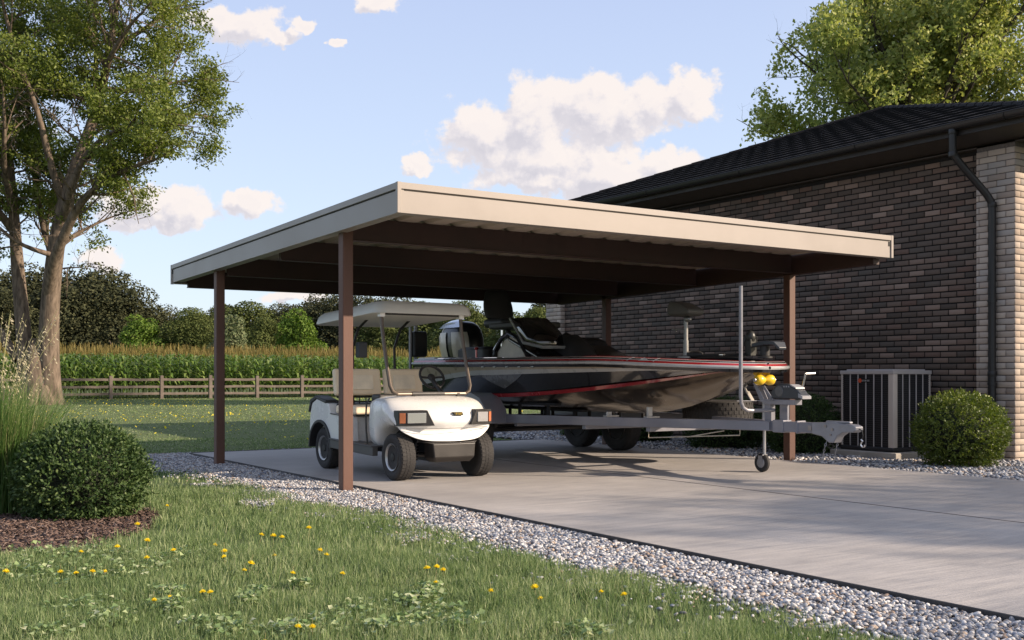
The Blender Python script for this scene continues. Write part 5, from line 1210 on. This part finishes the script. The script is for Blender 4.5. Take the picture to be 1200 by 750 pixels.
# ------------------------------------------------------------------ tree line beyond the cornfield
def crown_mesh(name, seed, W, Hh, z0, n, size, blobs=16, conic=0, leafm=None, airy=0.0):
    r_ = np.random.default_rng(seed); P = []; Nn = []
    B = []
    for k in range(blobs):
        f = r_.random(); zz = z0+(Hh-z0)*f; rad = W/2*(math.sqrt(max(.05, 1-((f-.38)/.66)**2)) if not conic else (1-.85*f)*(1 if conic == 1 else .9)); a = r_.uniform(0, 6.28); q = rad*.62*math.sqrt(r_.random())
        B.append((q*math.cos(a), q*math.sin(a), zz, max((.16 if not conic else .12)*W, rad*r_.uniform(.38, .62))))
    for x, y, z, rb in B:
        m_ = int(n*rb*rb/sum(b[3]**2 for b in B)); v = r_.normal(0, 1, (m_, 3)); v /= np.linalg.norm(v, axis=1, keepdims=True)
        rr = rb*(r_.random((m_, 1))**.33*.35+.65+.10*np.sin(v[:, :1]*9+x)*np.sin(v[:, 1:2]*8+y)+r_.normal(0, .06, (m_, 1))); P.append(np.array([x, y, z])+v*rr*np.array([1, 1, .78])); Nn.append(v)
    P = np.concatenate(P); Nn = np.concatenate(Nn); k = P[:, 2] > .2; P, Nn = P[k], Nn[k]
    u = r_.normal(0, 1, P.shape); nr = Nn+.8*r_.normal(0, 1, P.shape); nr /= np.linalg.norm(nr, axis=1, keepdims=True); u -= nr*np.sum(u*nr, 1, keepdims=True); u /= np.linalg.norm(u, axis=1, keepdims=True); w = np.cross(nr, u); s = (size*r_.uniform(.6, 1.3, len(P)))[:, None]
    V = np.stack([P-u*s*.6, P+w*s*.4, P+u*s*.6, P-w*s*.4], 1).reshape(-1, 3); F = np.arange(len(P)*4).reshape(-1, 4)
    return V, F, B
def far_tree(name, seed, W, Hh, z0, n, size, leafm, trunk=True, **k):
    root = thing(name, '', 'tree', (0,0,0)); V, F, B = crown_mesh(name, seed, W, Hh, z0, n, size, **k); npmesh('crown', V, F, leafm, root)
    mb = MB(); rr = random.Random(seed); mb.tube([(0,0,-.3),(.1,.05,Hh*.25),(-.1,0,Hh*.5),(0,.1,Hh*.75)], [W*.035, W*.028, W*.02, W*.008], 7)
    for x, y, z, rb in B[:8]: mb.tube([(0,0,max(.6, z*.45)), (x*.5, y*.5, z*.75), (x, y, z)], [W*.016, W*.011, W*.005], 5)
    build('trunk', mb, BARKD if not trunk == 'pale' else BARK, root); return root
FD = island('dark_oak_leaves', [(0,(.022,.026,.013)),(.5,(.046,.052,.024)),(.85,(.080,.082,.038)),(1,(.125,.120,.056))], rough=.8, spec=.15, noise=.4, nscale=.35)
FM = island('green_tree_leaves', [(0,(.038,.052,.016)),(.5,(.072,.095,.028)),(1,(.14,.155,.05))], rough=.8, spec=.15, trans=.15, noise=.4, nscale=.35)
FL = island('fresh_green_leaves', [(0,(.055,.105,.016)),(.5,(.10,.165,.028)),(1,(.17,.24,.05))], rough=.7, spec=.15, trans=.3)
FP = island('pale_willow_leaves', [(0,(.085,.115,.055)),(.5,(.14,.17,.085)),(1,(.21,.23,.12))], rough=.8, spec=.15, trans=.2)
protos = {}
protos['d1'] = far_tree('oak_tree', 1, 13, 12.5, 1.5, 36000, .24, FD, blobs=30); protos['d2'] = far_tree('oak_tree', 2, 11, 11.5, 1.5, 30000, .24, FD, blobs=26)
protos['m1'] = far_tree('ash_tree', 3, 10, 10.5, 1.4, 26000, .22, FM, blobs=26); protos['m2'] = far_tree('ash_tree', 4, 8, 9.5, 1.2, 18000, .22, FM, blobs=20)
protos['f1'] = far_tree('young_tree', 5, 5, 7.0, .8, 9000, .21, FL, blobs=26); protos['p1'] = far_tree('willow_tree', 6, 6, 6.4, .4, 8000, .22, FP, blobs=12, trunk='pale')
used = set()
# px across the photograph, distance, kind, scale, label
FT = [(-220,120,'d1',1.1,0),(-150,118,'m1',1.1,0),(-40,118,'d1',1.15,0),(5,112,'d2',1.0,0),(40,122,'d1',1.15,0),(78,116,'d2',1.06,0),(112,120,'d1',1.12,0),(150,118,'d2',1.0,0),(178,122,'d1',.84,0),(206,125,'d2',.74,0),
      (165,104,'f1',.98,'bright green young tree in front of the dark oaks at the left'),(136,106,'m2',.52,0),(222,106,'m1',.78,'broad based green tree standing alone right of the bright young tree'),(240,122,'m2',.92,0),(262,128,'d2',.90,0),
      (283,120,'m1',.98,'tallest pale topped green tree showing just right of the rear left carport post'),(272,100,'p1',.92,'rounded silvery willow low beside the rear left carport post'),(312,112,'m2',.82,0),(330,124,'d1',.82,0),(352,122,'d2',.86,0),
      (347,102,'f1',1.02,'bright green young tree between the two left carport posts'),(366,108,'m2',.55,0),(385,126,'d1',.95,0),(415,122,'d2',.95,0),(438,112,'m2',.80,0),(462,124,'d1',.92,0),(495,120,'m1',.98,0),(520,118,'m2',.92,0),(545,112,'m1',.88,0),(572,116,'d2',.82,0),(606,104,'m1',.78,0),(632,100,'m2',.84,0),(655,108,'d2',.9,0),(690,110,'m1',.95,0),(-90,114,'d2',1.1,0),(305,130,'m1',.7,0),(228,132,'d1',.72,0)]
KL = {'d': 'dark leafy oak in the tree line behind the cornfield', 'm': 'mid green leafy tree in the tree line behind the cornfield'}
for px, dist, kd, sc, lab in FT:
    o = protos[kd]
    if kd in used: o = copy_tree(o)
    used.add(kd); p = fw*dist+rt*((px-600)/1273*dist); o.location = (p.x, p.y, -.1); o.scale = (sc*rg_.uniform(.95, 1.1), sc*rg_.uniform(.95, 1.1), sc*(.84 if kd[0] in 'dm' else 1.0)*rg_.uniform(.94,1.04)); o.rotation_euler = (0, 0, rg_.uniform(0, 6.28))
    if lab: o['label'] = lab; 
    else: o['label'] = KL[kd[0]]
    o['group'] = {'d': 'dark oaks of the tree line', 'm': 'mid green trees of the tree line'}.get(kd[0], 'trees behind the cornfield') if not lab else 'trees behind the cornfield'
# understorey: one dense hedge bank under the crowns
n = 26000; u = RNG.uniform(-130, 700, n); dist = RNG.uniform(98, 114, n); zz = RNG.uniform(0, 1, n)**1.2*(1.4+1.8*fnoise(u, u*0, .05, 55)); l_ = (u-600)/1273*dist
P = np.stack([l_*.8362+dist*.5485, -l_*.5485+dist*.8362, zz], 1); V, F = inst_leaves(P, RNG.normal(0, 1, P.shape), RNG.uniform(.35, .8, n), RNG.uniform(.25, .5, n))
tag(npmesh('undergrowth', V, F, FD), kind='stuff')
mb = MB()
for a, b_, c_ in (((150,108),(128,108),3.3),((118,106),(122,106),2.4),((4,104),(10,104),3.6)):
    pa = fw*a[1]+rt*((a[0]-600)/1273*a[1]); pb = fw*b_[1]+rt*((b_[0]-600)/1273*b_[1])
    m_ = MB(); m_.tube([(pa.x, pa.y, .2), ((pa.x+pb.x)/2+.3, (pa.y+pb.y)/2, c_*.6), (pb.x, pb.y, c_+1.2)], [.16,.12,.04], 6); t_ = build('dead_snag', m_, BARK, loc=(pa.x, pa.y, 0))
    tag(t_, {150: 'bare pale trunk leaning left in front of the dark oaks', 118: 'short upright bare pale trunk among the dark oaks', 4: 'bare pale stem at the far left edge of the oaks'}[a[0]], 'dead tree')

# ------------------------------------------------------------------ fence
FA, FB = Vector((16.25-.0, 0, 0)), None
f0 = fw*46.3+rt*((67.5-600)/1273*46.3); f1 = fw*51.5+rt*((354-600)/1273*51.5); fd_ = (f1-f0)/5
WOOD = mat('weathered_fence_wood', (.145,.118,.098), .9, var=.3, scale=3, bump=.5, bscale=30, stretch=(1,1,1))
fence = thing('rail_fence', 'weathered wooden three rail fence in front of the cornfield', 'fence', (f0.x, f0.y, -.06))
th_ = math.atan2(fd_.y, fd_.x)
for k in range(-5, 13):
    if -5 < k < 0: pass
    c0 = f0+fd_*k; T = Matrix.Translation((c0.x, c0.y, 0)) @ Matrix.Rotation(th_+rg_.uniform(-.03,.03), 4, 'Z') @ Matrix.Rotation(rg_.uniform(-.012,.012), 4, 'X')
    h = .985+rg_.uniform(-.02,.02); m_ = MB(); m_.box(-.07,.07,-.07,.07,-.1,h,0,T); m_.box(-.055,.055,-.055,.055,h,h+.02,0,T); build('post', m_, WOOD, fence, bevel=.012)
    if k < 12:
        for z in (.82, .50, .19):
            c1 = f0+fd_*(k+1); pts = []
            for i in range(5): f = i/4; q = c0.lerp(c1, f); pts.append(Vector((q.x, q.y, z+rg_.uniform(-.012,.012)-.01*math.sin(math.pi*f))))
            m_ = MB(); nrm = Vector((-fd_.y, fd_.x, 0)).normalized(); rg2 = [[p+nrm*.025+Vector((0,0,-.055)), p-nrm*.025+Vector((0,0,-.055)), p-nrm*.025+Vector((0,0,.055)), p+nrm*.025+Vector((0,0,.055))] for p in pts]
            m_.loft(rg2); build('rail', m_, WOOD, fence, bevel=.01)

# ------------------------------------------------------------------ corn
def corn_field():
    dn = fd_.normalized(); nrm = Vector((-dn.y, dn.x, 0)); 
    if nrm.y < 0: nrm = -nrm
    P0 = []
    for row in range(16):
        sp = .17 if row < 5 else .30
        s = -14.0
        while s < 34: P0.append((f0+dn*(s+rg_.uniform(-.05,.05))+nrm*(1.1+row*.72+rg_.uniform(-.07,.07)), row)); s += sp
    Lv, Lf, Tv, Tf = [], [], [], []; nL = nT = 0
    for p, row in P0:
        H = rg_.uniform(1.85, 2.2); nl = 11 if row < 5 else 5; a0_ = rg_.uniform(0, 6.28)
        for k in range(nl):
            z = H*(.22+.74*k/nl) if row < 5 else H*(.65+.33*k/nl); a = a0_+k*math.pi+rg_.uniform(-.5,.5); ln = rg_.uniform(.45,.75)*(1-.3*k/nl); w = rg_.uniform(.048,.075); ca, sa = math.cos(a), math.sin(a); prev = None
            for i, f in enumerate((0,.3,.62,1)):
                r_ = ln*f*.85; zz = z+ln*(.75*f-1.05*f*f); ww = w*(.6,1,.8,.08)[i]
                Lv.append((p.x+ca*r_-sa*ww, p.y+sa*r_+ca*ww, zz)); Lv.append((p.x+ca*r_+sa*ww, p.y+sa*r_-ca*ww, zz))
                if i: Lf.append((nL+2*i-2, nL+2*i-1, nL+2*i+1, nL+2*i))
            nL += 8
        if row < 5:
            for q in ((.013,0),(0,.013)):
                Lv += [(p.x-q[0], p.y-q[1], 0), (p.x+q[0], p.y+q[1], 0), (p.x+q[0]*.6, p.y+q[1]*.6, H), (p.x-q[0]*.6, p.y-q[1]*.6, H)]; Lf.append((nL, nL+1, nL+2, nL+3)); nL += 4
        for k in range(5):
            a = rg_.uniform(0, 6.28); sp = rg_.uniform(.02,.16); h = rg_.uniform(.18,.40); ca, sa = math.cos(a), math.sin(a); w = .008
            Tv += [(p.x-sa*w, p.y+ca*w, H-.05), (p.x+sa*w, p.y-ca*w, H-.05), (p.x+ca*sp+sa*w, p.y+sa*sp-ca*w, H+h*.9), (p.x+ca*sp-sa*w, p.y+sa*sp+ca*w, H+h)]; Tf.append((nT, nT+1, nT+2, nT+3)); nT += 4
    return np.array(Lv), np.array(Lf), np.array(Tv), np.array(Tf)
Lv, Lf, Tv, Tf = corn_field()
CORNM = island('corn_leaves', [(0,(.060,.110,.020)),(.5,(.11,.19,.036)),(.85,(.19,.27,.06)),(1,(.28,.34,.12))], rough=.5, spec=.4, trans=.35)
TASM = island('corn_tassels', [(0,(.12,.092,.026)),(.5,(.19,.150,.045)),(1,(.29,.235,.085))], rough=.8, trans=.25)
tag(npmesh('corn', np.concatenate([Lv, Tv]), np.concatenate([Lf, Tf+len(Lv)]), [CORNM, TASM], mi=np.concatenate([np.zeros(len(Lf)), np.ones(len(Tf))])), kind='stuff')
# ------------------------------------------------------------------ shrubs
def shrub(name, label, c, rx, ry, rz, n, leaf, m_, seed, flat=.0, group=None):
    r_ = np.random.default_rng(seed); root = thing(name, label, 'shrub', (c[0], c[1], -.05), group)
    v = r_.normal(0, 1, (n, 3)); v /= np.linalg.norm(v, axis=1, keepdims=True)
    lump = 1+.055*np.sin(v[:, 0]*6+seed)*np.sin(v[:, 1]*7)*np.cos(v[:, 2]*5+seed)+.035*np.sin(v[:, 0]*17+1)*np.sin(v[:, 2]*15+seed)+.03*np.sin(v[:, 1]*23)*np.sin(v[:, 2]*19)
    rad = lump*(1-.20*r_.random(n)**2+.02*r_.normal(0, 1, n))
    P = v*rad[:, None]*np.array([rx, ry, rz]); P[:, 2] += c[2]; P[:, :2] += np.array(c[:2]); lowk = P[:, 2] > -.04; P, v = P[lowk], v[lowk]
    # sprigs: groups of leaves share a stem direction
    n2 = len(P); k = 6; Q = np.repeat(P, k, 0); d = v+.5*r_.normal(0, 1, v.shape)+np.array([0,0,.35]); d /= np.linalg.norm(d, axis=1, keepdims=True); dd = np.repeat(d, k, 0); idx = np.tile(np.arange(k), n2)
    Q = Q+dd*(leaf*.45*idx)[:, None]
    if not group:      # stray shoots that stand out of the clipped ball
        for q_ in range(34):
            d_ = r_.normal(0, 1, 3); d_[2] = abs(d_[2])+.2; d_ /= np.linalg.norm(d_); p_ = np.array(c)+d_*np.array([rx, ry, rz])*.97; g_ = d_+np.array([0, 0, .5])+.25*r_.normal(0, 1, 3); g_ /= np.linalg.norm(g_); l_ = r_.uniform(.03, .085)
            t_ = np.linspace(0, 1, 9)[:, None]*l_; Q = np.concatenate([Q, p_+g_*t_]); dd = np.concatenate([dd, np.repeat(g_[None], 9, 0)])
    V, F = inst_leaves(Q, dd*.9, r_.uniform(.7, 1.15, len(Q))*leaf, leaf*.5, .75, .2)
    npmesh('foliage', V, F, m_, root)
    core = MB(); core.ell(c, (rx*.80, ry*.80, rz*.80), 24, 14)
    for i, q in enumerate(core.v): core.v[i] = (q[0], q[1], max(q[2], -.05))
    build('dark_core', core, mat('shrub_inner', (.016,.022,.010), .95, var=.5, scale=30, bump=1, bscale=40), root); return root  # solid dark ball filling the leaf shell, no modelled twigs
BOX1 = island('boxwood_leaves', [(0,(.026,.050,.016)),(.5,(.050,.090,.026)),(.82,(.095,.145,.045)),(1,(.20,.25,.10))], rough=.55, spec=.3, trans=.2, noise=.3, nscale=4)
BOX2 = island('boxwood_leaves_painted_sun', [(0,(.055,.085,.014)),(.5,(.105,.145,.026)),(.82,(.19,.23,.05)),(1,(.34,.36,.10))], rough=.4, spec=.4, trans=.3, noise=.3, nscale=4)  # lighter copy of the boxwood leaves, sunlight put into the colour
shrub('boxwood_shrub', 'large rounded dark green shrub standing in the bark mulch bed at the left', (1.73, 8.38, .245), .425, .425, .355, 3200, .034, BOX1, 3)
shrub('boxwood_shrub', 'ball shaped shrub in painted sunlit green in the gravel between the air conditioner and the brick corner', (10.98, 7.50, .36), .47, .47, .405, 3200, .032, BOX2, 8)
for i, (x, y, z, rx, rz, lab) in enumerate(((11.15, 9.95, .28, .46, .44, 'dark green shrub against the brick wall just left of the air conditioner'), (11.05, 11.3, .24, .55, .42, 'dark green shrub behind the trailer spare wheel'), (11.05, 13.2, .18, .50, .36, 'low dark shrub by the wall seen behind the trailer wheels'), (11.3, 14.8, .18, .5, .36, 'farthest low dark shrub at the back of the wall'))):
    shrub('boxwood_shrub', lab, (x, y, z), rx, rx*.95, rz, 3000, .03, BOX1, 20+i, group='shrubs along the brick wall')
# ------------------------------------------------------------------ ornamental grass at the left edge
og = thing('ornamental_grass', 'tall clump of ornamental grass with pale drooping seed heads at the left edge', 'ornamental grass', (1.22, 8.95, -.05))
n = 4200; cx_, cy_ = 1.22, 8.95; q = RNG.normal(0, .13, (n, 2)); P = np.stack([cx_+q[:, 0], cy_+q[:, 1], np.full(n, -.05)], 1); dirb = np.arctan2(q[:, 1], q[:, 0])+RNG.normal(0, .5, n)
g_ = blades('foliage', P, RNG.uniform(.55, 1.15, n), RNG.uniform(.004, .007, n), np.abs(RNG.normal(.22, .22, n)), island('ornamental_grass_blades', [(0,(.05,.11,.025)),(.6,(.10,.18,.045)),(.9,(.20,.25,.09)),(1,(.36,.32,.17))], rough=.5, trans=.35), curl=.8, dirb=dirb); g_.parent = og; g_.location = -og.location
st_ = MB(); Ps, Ds = [], []
for k in range(34):
    a = rg_.uniform(-.9, 2.6)+3.9*(k % 2)*.0; ln = rg_.uniform(1.15, 1.75); le = rg_.uniform(.12, .55); a = rg_.uniform(0, 6.28); pts = []
    for i in range(7):
        f = i/6; pts.append(Vector((cx_+math.cos(a)*le*f**1.8+rg_.uniform(-.03,.03)*0, cy_+math.sin(a)*le*f**1.8, -.05+ln*(f-.10*f**3*le*2))))
    st_.tube(pts, [.0022*(1-.6*i/6) for i in range(7)], 4, caps=False)
    for j in range(26):
        f = .62+.38*j/26; i = min(5, int(f*6)); q = pts[i].lerp(pts[i+1], f*6-i); Ps.append(q+Vector((rg_.gauss(0,.014), rg_.gauss(0,.014), rg_.gauss(0,.01)-.008))); Ds.append((math.cos(a)*.6, math.sin(a)*.6, -.7))
build('stems', st_, mat('straw_stem', (.30,.30,.13), .7), og)
V, F = inst_leaves(np.array([p[:] for p in Ps]), np.array(Ds), .026, .009, .35); npmesh('seed_heads', V, F, island('straw_seed', [(0,(.38,.33,.20)),(1,(.62,.56,.40))], rough=.8, trans=.3), og)
# ------------------------------------------------------------------ dandelions, one by one
DD = [(2.27,8.15),(1.83,7.21),(1.29,6.35),(1.49,6.29),(1.09,5.77),(1.16,5.73),(1.21,5.67),(1.27,5.68),(1.64,6.30),(1.56,5.90),(1.73,5.99),(1.97,6.16),(1.90,5.64),(1.93,5.76),(1.89,5.33),(2.31,6.31),(2.37,6.22),(2.40,6.16),(2.645,6.345),(2.195,5.685),(2.41,5.65),(2.395,5.52),(2.03,5.10),(2.21,4.90),(1.345,4.81),(1.29,4.805),(1.53,4.85),(1.56,4.83),(1.60,3.96),(1.67,3.96),(1.41,3.79),(2.63,4.70),(2.62,4.74),(2.68,4.73),(2.52,4.50),(2.62,4.16),(.83,5.83),(2.79,4.03),(2.77,3.97),(3.08,3.93),(3.09,3.76),(1.86,5.30)]
fl = thing('dandelion', 'yellow dandelion flower on a thin stem in the foreground lawn', 'dandelion', (0,0,-.055), 'dandelions in the foreground lawn')
m_ = MB(); m_.tube([(0,0,-.03),(.004,.002,.04),(.0,.003,.095)], .0016, 5); build('stem', m_, mat('dandelion_stem', (.22,.20,.09), .6), fl)
Pp = []; k = 90; f = RNG.random(k)**.5; a = RNG.uniform(0, 6.28, k); Dd = np.stack([np.cos(a)*f, np.sin(a)*f, 1.05-f*.75], 1); V, F = inst_leaves(np.tile([0,.003,.045], (k, 1))+Dd*.004, Dd, .0165, .0045, .12, .1)
npmesh('flower_head', V, F, YEL, fl)
m_ = MB(); m_.lathe([(.001,.0375),(.005,.040),(.0055,.046),(.003,.049)], (0,.003,-.003+0), n=10); build('calyx', m_, mat('calyx_green', (.06,.10,.03), .6), fl)
for i, (x, y) in enumerate(DD):
    o = fl if i == 0 else copy_tree(fl); s = rg_.uniform(.75, 1.1); o.location = (x, y, -.060+rg_.uniform(-.012, .008)); o.scale = (s, s, s); o.rotation_euler = (rg_.uniform(-.25,.25), rg_.uniform(-.25,.25), rg_.uniform(0, 6.28))
# ------------------------------------------------------------------ trees outside the frame that dapple the lawn and the drive
rg3 = random.Random(9); lb3 = [([(0,0,-.3),(.1,0,2.5),(0,.1,5.0),(.1,0,8.0)], [.32,.26,.18,.06])]
for k in range(12):
    a = k*2.4; r0_ = rg3.uniform(2.0, 3.4); z = 3.0+.45*k; lb3.append(([(0,0,z-.6), (math.cos(a)*r0_*.5, math.sin(a)*r0_*.5, z+.2), (math.cos(a)*r0_, math.sin(a)*r0_, z+.9)], [.10,.07,.03]))
wood, tips = grow(lb3, rg3, kids=7, lvl=2, len0=1.9, spread=1.0, up=.2, tmin=.3, per=1.8)
ot = thing('off_frame_tree', 'leafy tree standing outside the picture to the right of the lawn', 'tree', (0,0,0), 'unseen trees that shade the drive'); build('trunk', wood, BARK, ot); V, F = leaves_from(tips, 14, .30, .12, .22, .55); npmesh('crown', V, F, LEAF1, ot)
for i, (x, y, s) in enumerate(((17.6,-10.2,.85),(22.4,-9.2,1.0))):
    o = ot if i == 0 else copy_tree(ot); o.location = (x, y, -.05); o.scale = (s, s, s); o.rotation_euler = (0, 0, 1.9*i)
